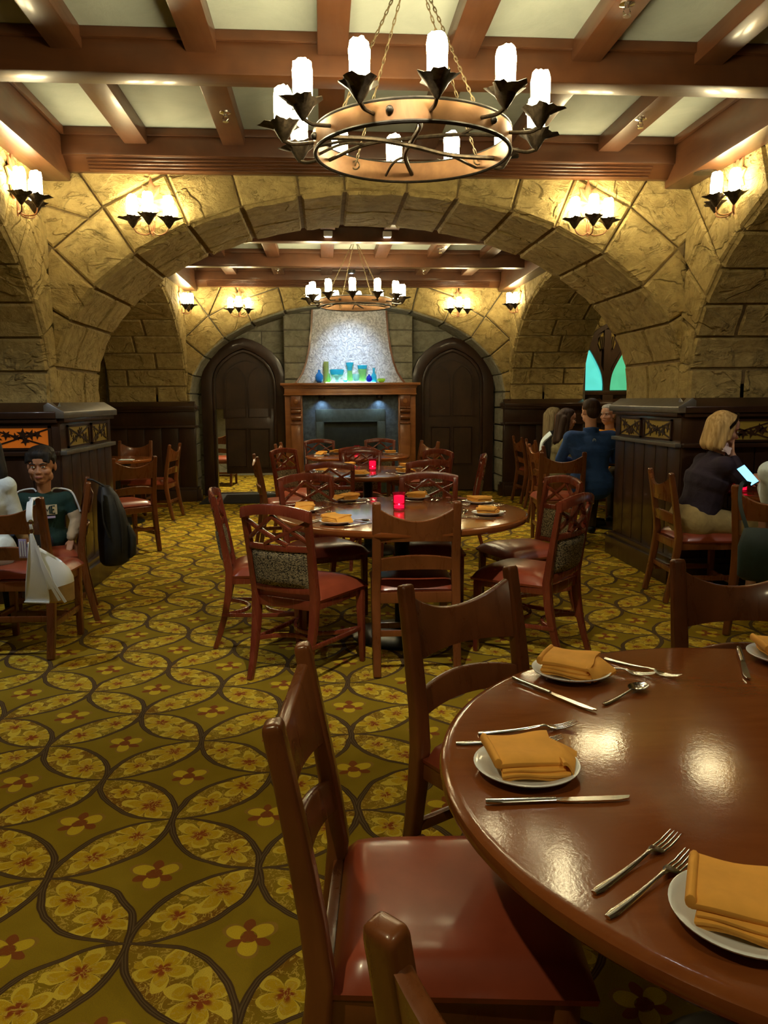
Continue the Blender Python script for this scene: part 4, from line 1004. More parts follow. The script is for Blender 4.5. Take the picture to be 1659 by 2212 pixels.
def lattice_chair():
    r = thing('lattice_back_chair', 'x', 'chair'); W = M['wood_red']
    zs = [0, .1, .2, .32, .44, .56, .68, .80, .865]
    def py(z): return -.20 - (.075 * ((z - .44) / .45) ** 1.1 if z > .44 else .095 * ((.44 - z) / .44) ** 1.8)
    def px(z): return .175 + .012 * (z - .44) / .45
    for s in (-1, 1):
        b = MB(); b.sweep([(s * px(z), py(z), z) for z in zs], [(.028, .028), (.032, .032), (.036, .036), (.040, .042), (.040, .044), (.038, .038), (.036, .032), (.036, .028), (.036, .026)], (0, 1, 0)); b.build('back_post', W, r, bevel=.007)
        b = MB(); b.sweep([(s * .205, .215, 0), (s * .200, .205, .42)], [(.026, .026), (.042, .042)], (0, 1, 0)); b.build('front_leg', W, r, bevel=.006)
        b = MB(); b.sweep([(s * .18, -.25, .20), (s * .19, 0, .19), (s * .20, .205, .19)], (.018, .022), (0, 0, 1)); b.build('side_stretcher', W, r, bevel=.004)
    bow = .030; n = 18
    b = MB(); R = []
    for i in range(n + 1):
        t = i / n * 2 - 1; q = 1 - t * t; x = t * (px(.86) + .018); zt = .880 + .028 * q; zb = .825 + .034 * q; y = py(.86) - bow * q
        R.append([(x, y - .013, zb), (x, y + .013, zb), (x, y + .014, zt - .012), (x, y + .006, zt), (x, y - .006, zt), (x, y - .014, zt - .012)])
    b.rings(R); b.build('crest_rail', W, r, angle=50)
    def at(t, z): q = 1 - t * t; return (t * px(.78), py(z) - bow * q, z)
    b = MB(); H = .845; L = .705
    for t0, z0, t1, z1 in ((-1, H - .02, .36, L), (1, H - .02, -.36, L), (-1, L + .01, .0, H + .005), (1, L + .01, .0, H + .005)):
        P = [at(t0 + (t1 - t0) * k / 6, z0 + (z1 - z0) * k / 6) for k in range(7)]; b.sweep(P, (.018, .022), (0, 1, 0))
    b.build('lattice', W, r, bevel=.003)
    for z, h in ((.690, .030), (.475, .030)):
        P = [at(-1 + 2 * k / 10, z) for k in range(11)]; b = MB(); b.sweep(P, (h, .024), (0, 1, 0)); b.build('cross_rail', W, r, bevel=.004)
    b = MB()
    def pad(sg):
        def f(u, v):
            t = u * 2 - 1; z = .490 + v * .185; p = at(t * .90, z); e = max(0, (1 - t ** 8) * (1 - (2 * v - 1) ** 8)) ** .35
            return (p[0], p[1] + sg * (.006 + .014 * e), z)
        return f
    b.grid(pad(1), 12, 8); b.grid(pad(-1), 12, 8); b.build('tweed_pad', M['tweed'], r, angle=70)
    b = MB(); 
    b.sweep([(-.175, -.205, .40), (-.20, .20, .40), (.20, .20, .40), (.175, -.205, .40)], (.022, .05), (0, 0, 1), close=True); b.build('seat_rail', W, r, bevel=.004)
    b = MB(); b.sweep(smooth_path([(-.195, .195, .19), (-.12, .06, .19), (0, .0, .19), (.12, .06, .19), (.195, .195, .19)], 5), (.018, .022), (0, 0, 1)); b.sweep(smooth_path([(-.18, -.24, .20), (-.10, -.14, .20), (0, -.10, .20), (.10, -.14, .20), (.18, -.24, .20)], 5), (.018, .022), (0, 0, 1)); b.build('curved_stretcher', W, r, bevel=.004)
    b = MB()
    def seat(u, v):
        x = (u - .5) * 2; y = (v - .5) * 2; e = max(0, (1 - x ** 4) * (1 - y ** 4)); w = .190 + .045 * v
        k = 1 - .06 * x * x * v
        return (x * w, (-.195 + v * .45) * k if v > .5 else -.195 + v * .45, .425 + .040 * e ** .28 + .028 * e)
    b.grid(seat, 18, 18); b.add([(-.19, -.195, .425), (.19, -.195, .425), (.233, .24, .425), (-.233, .24, .425), (-.185, -.19, .412), (.185, -.19, .412), (.228, .236, .412), (-.228, .236, .412)], [(0, 1, 5, 4), (1, 2, 6, 5), (2, 3, 7, 6), (3, 0, 4, 7), (4, 5, 6, 7)])
    b.build('seat', M['leather'], r, angle=60)
    return r
WC, LC = wood_chair(), lattice_chair()
def chair(proto, top, d, label, group, off=None):
    """top: plan position of the middle of the back's top edge; d: direction the sitter faces"""
    L = sqrt(d[0] ** 2 + d[1] ** 2); d = (d[0] / L, d[1] / L); k = .275
    return place(proto, (top[0] + d[0] * k, top[1] + d[1] * k, 0), face_dir(*d), label, group)
GW, GL = 'wooden chairs with curved top rails', 'cherry lattice-back chairs'
W_ = lambda t, d, l: chair(WC, t, d, l, GW)
L_ = lambda t, d, l: chair(LC, t, d, l, GL)
W_((-.072, 1.393), (1, -.09), 'wooden chair in the foreground seen side-on, left of the near table')
W_((.185, .545), (.74, .67), 'wooden chair at the bottom edge with only its back post and rail top in view')
W_((.385, 2.20), (.53, -.85), 'wooden chair between the near and the middle table, its back turned to the viewer')
W_((1.30, 2.335), (-.05, -1), 'wooden chair behind the far side of the near table at the right edge')
W_((.455, 3.84), (.02, 1), 'wooden chair tucked in at the near side of the middle round table')
W_((2.34, 5.32), (1, -.06), 'wooden chair the blonde woman in the dark top sits on')
W_((2.49, 4.20), (.80, .60), 'wooden chair at the right edge with a dark teal bag beside it')
W_((2.25, 7.28), (.1, 1), 'wooden chair the man in the blue jersey sits on')
W_((2.62, 10.55), (1, .05), 'wooden chair near the right far wainscot, rear one of two')
W_((2.58, 9.72), (1, .02), 'wooden chair near the right far wainscot, front one of two')
W_((-1.72, 4.31), (.06, 1), 'wooden chair with the white handbag hanging from its post')
W_((-1.545, 5.27), (-.957, -.29), 'wooden chair seen edge-on with the black backpack on its back')
W_((-1.73, 7.34), (-.62, .78), 'wooden chair turned to the left side arch, nearest of the group beyond the left pier')
W_((-1.78, 9.62), (-1, .12), 'wooden chair seen side-on farthest right in the group beyond the left pier')
W_((-2.45, 10.50), (-.05, -1), 'pale-lit wooden chair facing the viewer behind the small far left table')
W_((-2.95, 9.0), (1, .25), 'wooden chair half hidden by the left pedestal, farthest left of its group')
W_((-.64, 7.40), (.95, .15), 'wooden chair at the left side of the second round table')
W_((-.55, 9.52), (.95, -.1), 'wooden chair at the left side of the third round table')
W_((1.30, 9.62), (-.85, -.35), 'wooden chair with a high curved rail at the right of the third round table')
W_((-1.75, 13.15), (.1, 1), 'wooden chair seen through the gap of the left gothic door')
L_((-.245, 3.80), (.53, .85), 'lattice chair with its tweed back turned to the viewer, front left of the middle table')
L_((-.63, 4.57), (.97, .06), 'lattice chair seen side-on at the far left of the middle table')
L_((-.13, 5.39), (.40, -.92), 'lattice chair facing the viewer at the back left of the middle table')
L_((.72, 5.40), (-.12, -1), 'lattice chair facing the viewer at the back of the middle table')
L_((1.55, 4.99), (-1, -.30), 'lattice chair at the right of the middle table, rear one of two')
L_((1.33, 4.04), (-.74, .68), 'lattice chair at the right of the middle table, front one with cream-flecked tweed')
L_((.045, 6.42), (.12, 1), 'dark lattice chair, back to the viewer, near left of the second table')
L_((.87, 6.55), (-.4, 1), 'lattice chair with its back to the viewer at the near right of the second table')
L_((1.46, 7.16), (-1, .15), 'lattice chair seen edge-on at the right of the second table')
L_((.38, 8.06), (.0, -1), 'lattice chair facing the viewer at the back of the second table')
L_((1.15, 7.88), (-.75, -.6), 'lattice chair facing the viewer at the back right of the second table')
L_((-.06, 10.25), (.2, -1), 'lattice chair before the fireplace, left one behind the third table')
L_((.73, 10.28), (-.15, -1), 'lattice chair before the fireplace, right one behind the third table')
L_((-.43, 8.36), (.75, -.6), 'lattice chair at the back left of the second table')
L_((.36, 8.52), (.02, 1), 'lattice chair with only its crest visible at the near side of the third table')

# ------------------------------------------------------------------ tables
def round_table(loc, r, label):
    t = thing('round_table', label, 'table', loc, 0, 'round wooden tables')
    b = MB(); b.lathe([(.01, .712), (r - .05, .712), (r - .035, .708), (r - .012, .712), (r - .002, .722), (r, .732), (r - .003, .742), (r - .012, .7485), (r - .022, .75), (.01, .75)], 96)
    b.build('tabletop', M['tabletop'], t, angle=30)
    b = MB(); b.lathe([(.045, .03), (.045, .64), (.09, .66), (.09, .712), (.01, .712)], 24); b.build('column', M['castiron'], t)
    b = MB(); b.lathe([(.30, 0), (.30, .012), (.285, .020), (.20, .034), (.09, .052), (.06, .07), (.046, .08), (.01, .08)], 40); b.build('base', M['castiron'], t)
    b = MB()
    for k in range(4):
        a = k * pi / 2 + .6; b.sweep([(0, 0, .69), (cos(a) * .42, sin(a) * .42, .70)], [(.05, .04), (.04, .02)], (0, 0, 1))
    b.build('spider', M['castiron'], t); return t
round_table((.88, 1.265, 0), .685, 'polished round table laid with orange napkins in the right foreground')
round_table((.45, 4.56, 0), .735, 'round table laid with orange napkins in the middle of the room')
round_table((.40, 7.25, 0), .62, 'second round table from the middle one towards the fireplace')
round_table((.40, 9.38, 0), .62, 'third round table, nearest to the fireplace')
round_table((3.26, 8.34, 0), .42, 'small round table where the man in blue and three others sit')
round_table((-2.42, 9.35, 0), .45, 'small round table beyond the left pier')
round_table((3.20, 5.15, 0), .42, 'small round table the blonde woman in the dark top sits at')

# ------------------------------------------------------------------ tableware
pl_ = thing('side_plate', 'x', 'plate')
b = MB(); b.lathe([(.01, .003), (.05, .003), (.054, 0), (.060, .003), (.085, .013), (.092, .017), (.0925, .019), (.090, .0195), (.082, .0165), (.060, .008), (.052, .006), (.01, .006)], 48); b.build('dish', M['porcelain'], pl_, angle=60)
def napkin_mesh():
    o = thing('folded_napkin', 'x', 'napkin'); b = MB()
    def layer(z, th, x0, x1, y0, y1, sag, roll):
        nu, nv = 10, 8
        top = lambda u, v: (x0 + (x1 - x0) * u + .003 * sin(7 * v), y0 + (y1 - y0) * v + .003 * sin(6 * u + z * 90), z + th - sag * (2 * u - 1) ** 2 - .006 * max(0, 1 - v * 6) ** 2 + .0025 * sin(5 * u + 3 * v))
        bot = lambda u, v: (top(u, v)[0] * .97, top(u, v)[1] * .97, top(u, v)[2] - th)
        P = [[top(i / nu, j / nv) for i in range(nu + 1)] for j in range(nv + 1)]; Q = [[bot(i / nu, j / nv) for i in range(nu + 1)] for j in range(nv + 1)]
        w = nu + 1; k = len(P) * w; fs = []
        for j in range(nv):
            for i in range(nu): a = j * w + i; fs += [(a, a + 1, a + w + 1, a + w), (k + a, k + a + w, k + a + w + 1, k + a + 1)]
        for i in range(nu): fs += [(i, k + i, k + i + 1, i + 1), (nv * w + i, nv * w + i + 1, k + nv * w + i + 1, k + nv * w + i)]
        for j in range(nv): a = j * w; fs += [(a, a + w, k + a + w, k + a), (a + nu, k + a + nu, k + a + nu + w, a + nu + w)]
        b.add([p for r in P + Q for p in r], fs)
    layer(0.000, .006, -.058, .060, -.056, .052, 0, 0); layer(.0075, .006, -.060, .062, -.060, .054, 0, 0)
    layer(.015, .006, -.058, .054, -.057, .053, .001, 0)
    b.build('lower_folds', M['napkin'], o, bevel=.0025, seg=2)
    b = MB(); layer(.0235, .009, -.066, .054, -.052, .058, .002, 0)
    b.sweep(smooth_path([(-.064, -.050, .027), (-.064, .0, .029), (-.064, .055, .027)], 4), (.014, .020), (0, 0, 1), n=10)
    b.build('top_fold', M['napkin'], o, bevel=.0035, seg=2)
    # a loose flap running out to a point on the right
    def fl(dz): return lambda u, v: (.046 + (.020 + .034 * v) * u, -.058 + .108 * v * (1 - .25 * u) + .0, .026 + dz - .021 * u * u + .0025 * sin(9 * v + 4 * u))
    b = MB(); b.grid(fl(0), 6, 8); b.grid(fl(-.006), 6, 8)
    P = [[fl(d)(1, v / 8) for v in range(9)] for d in (0, -.006)]; b.rings(P, cap=False, loop=False)
    P = [[fl(d)(u / 6, 0) for u in range(7)] for d in (0, -.006)]; b.rings(P, cap=False, loop=False)
    b.build('flap', M['napkin'], o, merge=True)
    return o
def handle(b, L, w0, w1, z=.003, th=.0045):
    n = 10
    b.sweep([(0, -L + L * k / n, z + .006 * (k / n) ** 3) for k in range(n + 1)], [((w0 + (w1 - w0) * (k / n) ** .8) * (0.55 if k == 0 else 1), th) for k in range(n + 1)], (0, 0, 1), n=8)
def fork_mesh():
    o = thing('fork', 'x', 'fork'); b = MB(); handle(b, .125, .017, .006)
    b.sweep([(0, 0, .009), (0, .012, .010), (0, .022, .006), (0, .034, .004)], [(.006, .004), (.010, .003), (.021, .0022), (.024, .002)], (0, 0, 1), n=8)
    for x in (-.009, -.003, .003, .009): b.sweep([(x, .032, .004), (x, .050, .005), (x, .066, .009), (x * .95, .078, .013)], [(.0038, .002), (.0034, .002), (.003, .0018), (.0014, .001)], (0, 0, 1), n=6)
    for i in range(len(b.v)): b.v[i] = (b.v[i][0], b.v[i][1] + .02, b.v[i][2])
    b.build('body', M['silver'], o, angle=60); return o
def spoon_mesh():
    o = thing('spoon', 'x', 'spoon'); b = MB(); handle(b, .105, .015, .005)
    def f(dz):
        return lambda u, v: ((u - .5) * .040 * sqrt(max(0.02, 1 - (2 * v - 1) ** 2)), v * .058, .010 + dz - .008 * (1 - (2 * u - 1) ** 2) * (1 - (2 * v - 1) ** 2))
    b.grid(f(0), 8, 8); b.grid(f(.0012), 8, 8)
    for i in range(len(b.v)): b.v[i] = (b.v[i][0], b.v[i][1] + .025, b.v[i][2])
    b.build('body', M['silver'], o, angle=60); return o
def knife_mesh():
    o = thing('table_knife', 'x', 'knife'); b = MB(); b.sweep([(0, -.115 + .115 * k / 8, .006) for k in range(9)], [(.010 if k == 0 else .015 - .004 * k / 8, .009 - .002 * k / 8) for k in range(9)], (0, 0, 1), n=8); b.build('knife_handle', M['silver'], o, angle=60)
    b = MB(); b.prism([(-.005, 0), (.004, 0), (.007, .02), (.0085, .07), (.008, .10), (.003, .12), (-.006, .125)], .0035, .006); b.build('blade', M['silver'], o, angle=20)
    return o
nap_, fk_, sp_, kn_ = napkin_mesh(), fork_mesh(), spoon_mesh(), knife_mesh()
def seg(proto, p0, p1, z, label, group, L):
    """a piece of cutlery lying with its handle end at p0, pointing to p1"""
    d = (p1[0] - p0[0], p1[1] - p0[1]); l = sqrt(d[0] ** 2 + d[1] ** 2); d = (d[0] / l, d[1] / l)
    return place(proto, (p0[0] + d[0] * L, p0[1] + d[1] * L, z), face_dir(*d), label, group)
TZ = .7505
GN, GP, GF, GK = 'folded orange napkins', 'white side plates', 'table forks', 'table knives'
def nap(x, y, rz, lab, sc=1.0):
    place(pl_, (x, y, TZ), 0, 'white side plate under ' + lab, GP, sc); place(nap_, (x, y, TZ + .0150), rz, lab, GN, sc)
nap(.575, 1.755, radians(-32), 'the orange napkin at the far left setting of the near table')
nap(.345, 1.285, radians(2), 'the orange napkin at the left setting of the near table')
nap(.515, .865, radians(-28), 'the orange napkin at the nearest setting, bottom right')
nap(1.14, 1.81, radians(-10), 'the napkin cut by the right edge of the near table')
K = lambda a, b_, l: seg(kn_, a, b_, TZ, l, GK, .115)
F = lambda a, b_, l: seg(fk_, a, b_, TZ, l, GF, .105)
K((.43, 1.735), (.56, 1.52), 'table knife before the far left napkin of the near table')
seg(sp_, (.585, 1.565), (.735, 1.675), TZ, 'teaspoon lying at the far left setting of the near table', 'spoons', .08)
F((.695, 1.86), (.80, 1.715), 'upper fork right of the far left napkin of the near table')
F((.60, 1.838), (.755, 1.722), 'lower fork half under the far left napkin of the near table')
K((.25, 1.178), (.49, 1.172), 'table knife before the left napkin of the near table')
F((.29, 1.445), (.48, 1.460), 'upper fork behind the left napkin of the near table')
F((.24, 1.405), (.43, 1.395), 'lower fork half under the left napkin of the near table')
F((.345, .935), (.52, 1.06), 'upper fork beside the nearest napkin')
F((.345, .885), (.54, 1.025), 'lower fork half under the nearest napkin')
K((1.065, 1.90), (.97, 1.68), 'table knife at the back of the near table by the right edge')
F((1.17, 1.70), (1.09, 1.55), 'fork at the right edge near the back of the near table')
def setting(x, y, cx, cy, lab, full=True):
    d = Vector((cx - x, cy - y)); d.normalize(); s = Vector((d.y, -d.x)); rz = face_dir(d.x, d.y)
    nap(x, y, rz + random.uniform(-.25, .25), 'the orange napkin ' + lab)
    def at(k, f): return (x + s.x * k + d.x * f, y + s.y * k + d.y * f)
    K(at(.125, -.08), at(.135, .12), 'table knife beside the napkin ' + lab)
    F(at(-.13, -.07), at(-.115, .12), 'fork beside the napkin ' + lab)
    if full:
        F(at(-.165, -.06), at(-.15, .12), 'outer fork beside the napkin ' + lab)
        seg(sp_, at(-.06, .135), at(.08, .15), TZ, 'spoon above the napkin ' + lab, 'spoons', .08)
for x, y, lab in ((.14, 5.08, 'at the back left of the middle table'), (-.12, 4.62, 'at the left of the middle table'), (.06, 4.14, 'at the front left of the middle table'), (.60, 5.13, 'at the back of the middle table'), (.97, 4.86, 'at the right back of the middle table'), (.92, 4.36, 'at the right front of the middle table')):
    setting(x, y, .45, 4.56, lab)
for x, y, lab in ((.22, 7.68, 'at the back left of the second table'), (.80, 7.52, 'at the back right of the second table'), (.30, 6.82, 'at the front of the second table'), (.72, 6.93, 'at the front right of the second table'), (-.02, 7.25, 'at the left of the second table')):
    setting(x, y, .40, 7.25, lab, False)
for x, y, lab in ((-.03, 9.40, 'at the left of the third table'), (.15, 9.72, 'at the back left of the third table'), (.80, 9.50, 'at the right of the third table')):
    setting(x, y, .40, 9.38, lab, False)
# red votive lights
vt = thing('votive_candle', 'x', 'candle')
b = MB(); b.lathe([(.030, 0), (.035, .003), (.036, .02), (.0345, .028), (.037, .036), (.0375, .095), (.039, .105), (.036, .105), (.034, .095), (.033, .038), (.031, .028), (.031, .012), (.01, .010)], 28); b.build('glass_cup', M['glass_red'], vt)
b = MB(); b.lathe([(.03, .012), (.0305, .030), (.006, .031)], 20); b.lathe([(.024, .040), (.030, .045), (.031, .085), (.020, .088)], 20); b.build('wax', M['wax'], vt)
b = MB(); b.lathe([(.002, .032), (.006, .040), (.005, .050), (.001, .064)], 10); b.build('flame', M['flame'], vt)
for x, y, z, lab in ((.44, 4.63, TZ, 'glowing red votive candle on the middle round table'), (.45, 7.33, TZ, 'glowing red votive candle on the second round table'), (.40, 9.60, TZ, 'glowing red votive candle on the third round table'),
                     (2.88, 5.23, TZ, 'glowing red votive candle on the blonde woman\'s table'), (-2.56, 9.10, TZ, 'red votive candle on the small table beyond the left pier'), (1.02, 1.35, TZ, 'red votive candle on the near table beyond the right edge')):
    place(vt, (x, y, z), 0, lab, 'red votive candles', 1.3 if x == 2.88 else None)
# ------------------------------------------------------------------ glass on the mantel shelf
def vessel(name, x, y, prof, mat, label, rim=None, rimmat=None, cat='vase', n=28):
    """prof: outer profile (r, z) from foot to lip; the wall is turned back inside"""
    o = thing(name, label, cat, (x, y, 1.6545), 0, 'coloured glass on the mantel')
    def shell(pr, nm, mt):
        b = MB(); ins = [(max(r - .004, .003), z) for r, z in reversed(pr)]; ins[-1] = (ins[-1][0], pr[0][1] + .006)
        b.lathe([(.003, pr[0][1])] + pr + ins, n); b.build(nm, mt, o, angle=60)
    shell(prof, 'body', mat)
    if rim: shell(rim, 'rim', rimmat)
    return o
G = lambda k: M['g_' + k]
vessel('cylinder_vase', .052, 11.59, [(.036, 0), (.038, .01), (.038, .29), (.040, .30)], G('olive'), 'tall olive green cylinder vase at the left of the mantel shelf')
vessel('round_bottle', -.050, 11.52, [(.03, 0), (.052, .03), (.058, .07), (.048, .115), (.02, .145), (.018, .17), (.024, .18)], G('blue'), 'round bright blue glass bottle at the left end of the mantel group', cat='bottle')
vessel('small_vase', .085, 11.498, [(.024, 0), (.034, .03), (.030, .07), (.016, .10), (.020, .125)], G('green'), 'small lime green vase beside the blue bottle')
vessel('footed_bowl', .205, 11.53, [(.04, 0), (.025, .02), (.05, .06), (.088, .11)], G('pale'), 'wide pale bowl with a broad teal rim on the mantel', [(.088, .11), (.100, .145), (.102, .185)], G('teal'), 'bowl')
vessel('flat_dish', .325, 11.51, [(.015, 0), (.03, .012), (.046, .030)], G('teal'), 'little flat teal dish between bowl and flared vase', cat='dish')
vessel('flared_vase', .392, 11.572, [(.034, 0), (.042, .03), (.040, .10), (.034, .17)], G('green'), 'tall flared vase with green foot and teal mouth on the mantel', [(.034, .17), (.040, .23), (.060, .285)], G('teal'))
vessel('small_bowl', .478, 11.505, [(.03, 0), (.045, .03), (.056, .09), (.05, .12)], G('pale'), 'small pale bowl with a green shimmer in the middle right of the mantel', cat='bowl')
vessel('goblet_vase', .575, 11.565, [(.04, 0), (.052, .04), (.054, .12), (.062, .19)], G('green'), 'broad green goblet vase with a teal rim on the mantel', [(.062, .19), (.068, .21), (.072, .245)], G('teal'))
vessel('round_bottle', .668, 11.505, [(.02, 0), (.042, .02), (.046, .05), (.034, .085), (.012, .10), (.014, .115)], G('navy'), 'small round cobalt blue bottle on the mantel', cat='bottle')
vessel('neck_bottle', .740, 11.56, [(.034, 0), (.040, .02), (.040, .10), (.018, .135), (.014, .19), (.026, .205)], G('teal'), 'aqua bottle with a narrow neck at the right of the mantel group', cat='bottle')
vessel('low_bowl', .845, 11.53, [(.03, 0), (.055, .02), (.060, .045), (.05, .055)], G('lime'), 'low lime green bowl at the right end of the mantel group', cat='bowl')
ld = thing('light_panel', 'glowing white light panel along the mantel shelf under the coloured glass', 'light', (0.40, 11.56, 1.6505))
b = MB(); b.box2((-.36, -.075, 0), (.36, .065, .004)); b.build('lit_face', M['led'], ld)
# ------------------------------------------------------------------ bags
hb = thing('handbag', 'white leather handbag with tan base hanging from a chair post by its strap', 'bag', (-1.45, 4.17, .36))
def loft(rs, mat, name, par, n=20, p=2.6, **kw):
    """rs: (cx, cy, z, half width, half depth, slant)"""
    b = MB(); R = []
    for cx, cy, z, w, d, sl in rs:
        r = []
        for k in range(n):
            a = 2 * pi * k / n; x = abs(cos(a)) ** (2 / p) * (1 if cos(a) > 0 else -1); y = abs(sin(a)) ** (2 / p) * (1 if sin(a) > 0 else -1)
            r.append((cx + w * x, cy + d * y, z + sl * x))
        R.append(r)
    b.rings(R); return b.build(name, mat, par, angle=50, **kw)
loft([(.0, 0, 0, .105, .035, 0), (.005, 0, .01, .115, .050, 0), (.005, 0, .075, .117, .055, .03)], M['bag_tan'], 'tan_base', hb)
loft([(.005, 0, .075, .117, .055, .03), (.005, 0, .14, .116, .052, -.01), (0, 0, .20, .105, .040, -.03), (-.015, 0, .265, .085, .022, -.055), (-.02, 0, .262, .078, .016, -.055), (-.01, 0, .15, .07, .02, -.04)], M['bag_white'], 'body', hb)
b = MB(); P = [(-.112, .02), (.012, .012), (.008, .10), (-.01, .20), (-.03, .30), (-.05, .372), (-.066, .372), (-.082, .25), (-.10, .12)]
b.rings([[(x, -.058 - .012 * sin(pi * min(1, z / .37)), z) for x, z in P], [(x, -.048, z) for x, z in P]]); b.build('front_panel', M['bag_white'], hb, bevel=.003)
b = MB(); b.sweep([(-.112, -.066, .018), (.012, -.066, .010)], (.006, .012), (0, 1, 0)); b.build('panel_piping', M['porcelain'], hb)
b = MB()
for x0, z0, x1, z1 in ((-.045, .34, .095, .01), (-.03, .31, .065, .02)): b.sweep(smooth_path([(x0, -.06, z0), ((x0 + x1) / 2 - .012, -.075, (z0 + z1) / 2), (x1, -.066, z1)], 5), (.014, .004), (0, 1, 0))
b.build('hanging_strap', M['bag_white'], hb)
b = MB()
for z in (.385, .43): b.tube([(-.057 + .011 * cos(t), -.05, z + .014 * sin(t)) for t in [2 * pi * k / 12 for k in range(12)]], .003, 6, close=True)
b.build('strap_ring', M['chrome'], hb)
b = MB(); b.sweep([(-.057, -.05, .395), (-.060, -.05, .42)], (.016, .006), (0, 1, 0)); b.sweep(smooth_path([(-.062, -.045, .435), (-.068, -.035, .47), (-.078, .02, .532), (-.082, .08, .542), (-.080, .135, .528), (-.075, .145, .48)], 5), (.034, .006), (0, 1, .3)); b.build('shoulder_strap', M['bag_white'], hb, bevel=.002)
b = MB(); b.box2((-.128, -.05, .245), (-.088, -.046, .345)); tg = b.build('luggage_tag', M['tag'], hb, bevel=.003)
b = MB()
for k in range(3): b.box2((-.122 + .012 * k, -.052, .255), (-.117 + .012 * k, -.0495, .335))
b.build('tag_stripe', M['porcelain'], tg)
bp = thing('backpack', 'black backpack hanging behind the edge-on wooden chair', 'backpack', (-1.425, 5.315, .33), .294)
loft([(0, 0, 0, .07, .12, 0), (.01, 0, .02, .095, .145, 0), (.015, 0, .18, .105, .155, 0), (.005, 0, .34, .09, .145, 0), (-.015, 0, .46, .065, .115, 0), (-.03, 0, .52, .035, .07, 0)], M['backpack'], 'main_bag', bp)
loft([(.10, 0, .04, .02, .10, 0), (.115, 0, .06, .035, .115, 0), (.12, 0, .18, .035, .115, 0), (.10, 0, .26, .015, .09, 0)], M['backpack'], 'front_pocket', bp)
b = MB(); b.sweep(smooth_path([(-.05, -.13, .50), (-.055, -.165, .42), (-.05, -.168, .30), (-.02, -.150, .20)], 5), (.035, .008), (1, 0, 0)); b.build('shoulder_strap', M['backpack'], bp)
b = MB(); b.sweep(smooth_path([(.02, -.152, .46), (.05, -.16, .30), (.055, -.155, .10)], 5), (.008, .004), (1, 0, 0)); b.build('zip', M['iron'], bp)
b = MB(); b.tube(smooth_path([(-.03, -.03, .52), (-.10, -.02, .565), (-.13, 0.0, .565), (-.10, .03, .56), (-.03, .03, .52)], 4), .007, 6); b.build('grab_loop', M['backpack'], bp)
tb = thing('shoulder_bag', 'dark teal bag hanging at the right picture edge', 'bag', (2.36, 3.965, .42), radians(-37))
loft([(0, 0, 0, .12, .04, 0), (0, 0, .02, .15, .06, 0), (0, 0, .18, .155, .06, 0), (0, 0, .28, .13, .03, 0), (0, 0, .285, .11, .02, 0)], M['teal'], 'body', tb)
b = MB(); b.sweep(smooth_path([(-.11, 0, .27), (-.16, .05, .40), (-.17, .13, .505), (-.13, .17, .505)], 5), (.02, .006), (0, 1, 0)); b.build('strap', M['teal'], tb)
# things on the small tables
gl = thing('drinking_glass', 'clear tall drinking glass on the blonde woman\'s table', 'glass', (2.905, 5.43, TZ))
b = MB(); b.lathe([(.028, 0), (.030, .004), (.036, .15), (.034, .15), (.028, .012), (.004, .01)], 24); b.build('tumbler', M['g_clear'], gl)
b = MB(); b.tube([(.0, .01, .014), (.02, 0, .22)], .003, 6); b.build('straw', M['porcelain'], gl)
ph = thing('smartphone', 'lit smartphone held over the table at the right edge', 'phone', (2.70, 4.83, .905)); ph.rotation_euler = (radians(52), radians(-22), radians(18))
b = MB(); b.box2((-.036, -.074, -.004), (.036, .074, .004)); b.build('case', M['black'], ph, bevel=.003)
b = MB(); b.box2((-.033, -.068, .004), (.033, .068, .0052)); b.build('screen', M['screen'], ph)
ts_ = thing('tissue', 'crumpled pinkish white tissue held to the blonde woman\'s mouth', 'tissue', (2.735, 5.20, 1.055))
b = MB(); b.grid(lambda u, v: ((u - .5) * .06 + .012 * sin(9 * v), (v - .5) * .05 + .01 * sin(8 * u), .018 * sin(7 * u + 4 * v) + (v - .5) * .05), 8, 8); b.grid(lambda u, v: ((u - .5) * .06 + .012 * sin(9 * v) + .006, (v - .5) * .05 + .01 * sin(8 * u), .018 * sin(7 * u + 4 * v) + (v - .5) * .05), 8, 8); b.build('sheet', M['tissue'], ts_)
for x, y, lab in ((3.08, 8.05, 'white plate with food on the table of the man in blue'), (3.30, 8.42, 'white plate before the grey-haired man')):
    o = place(pl_, (x, y, TZ), 0, lab, GP)
o = thing('paper_napkin', 'pale folded paper on the small table beyond the left pier', 'napkin', (-2.22, 9.05, TZ))
b = MB(); b.box2((-.08, -.06, 0), (.08, .06, .006)); b.box2((-.07, -.05, .006), (.06, .05, .010)); b.build('sheet', M['c_white'], o, bevel=.002)
# ------------------------------------------------------------------ people: tapered limbs fused into one continuous surface
def cap_mesh(mb, p0, r0, p1, r1, fl=(1, 1), n=14):
    p0, p1 = Vector(p0), Vector(p1); d = p1 - p0; L = d.length; t = d.normalized() if L > 1e-6 else Vector((0, 0, 1))
    a = Vector((1, 0, 0)); a = (a - t * a.dot(t)); a = a.normalized() if a.length > .05 else Vector((0, 1, 0)).cross(t).normalized(); c = t.cross(a)
    R = []
    for i in range(5): q = -pi / 2 * (1 - i / 4) ; R.append((p0 + t * (r0 * sin(q)), max(r0 * cos(q), .0008)))
    for i in range(5): q = pi / 2 * i / 4; R.append((p1 + t * (r1 * sin(q)), max(r1 * cos(q), .0008)))
    mb.rings([[p + a * (cos(2 * pi * k / n) * r * fl[0]) + c * (sin(2 * pi * k / n) * r * fl[1]) for k in range(n)] for p, r in R])
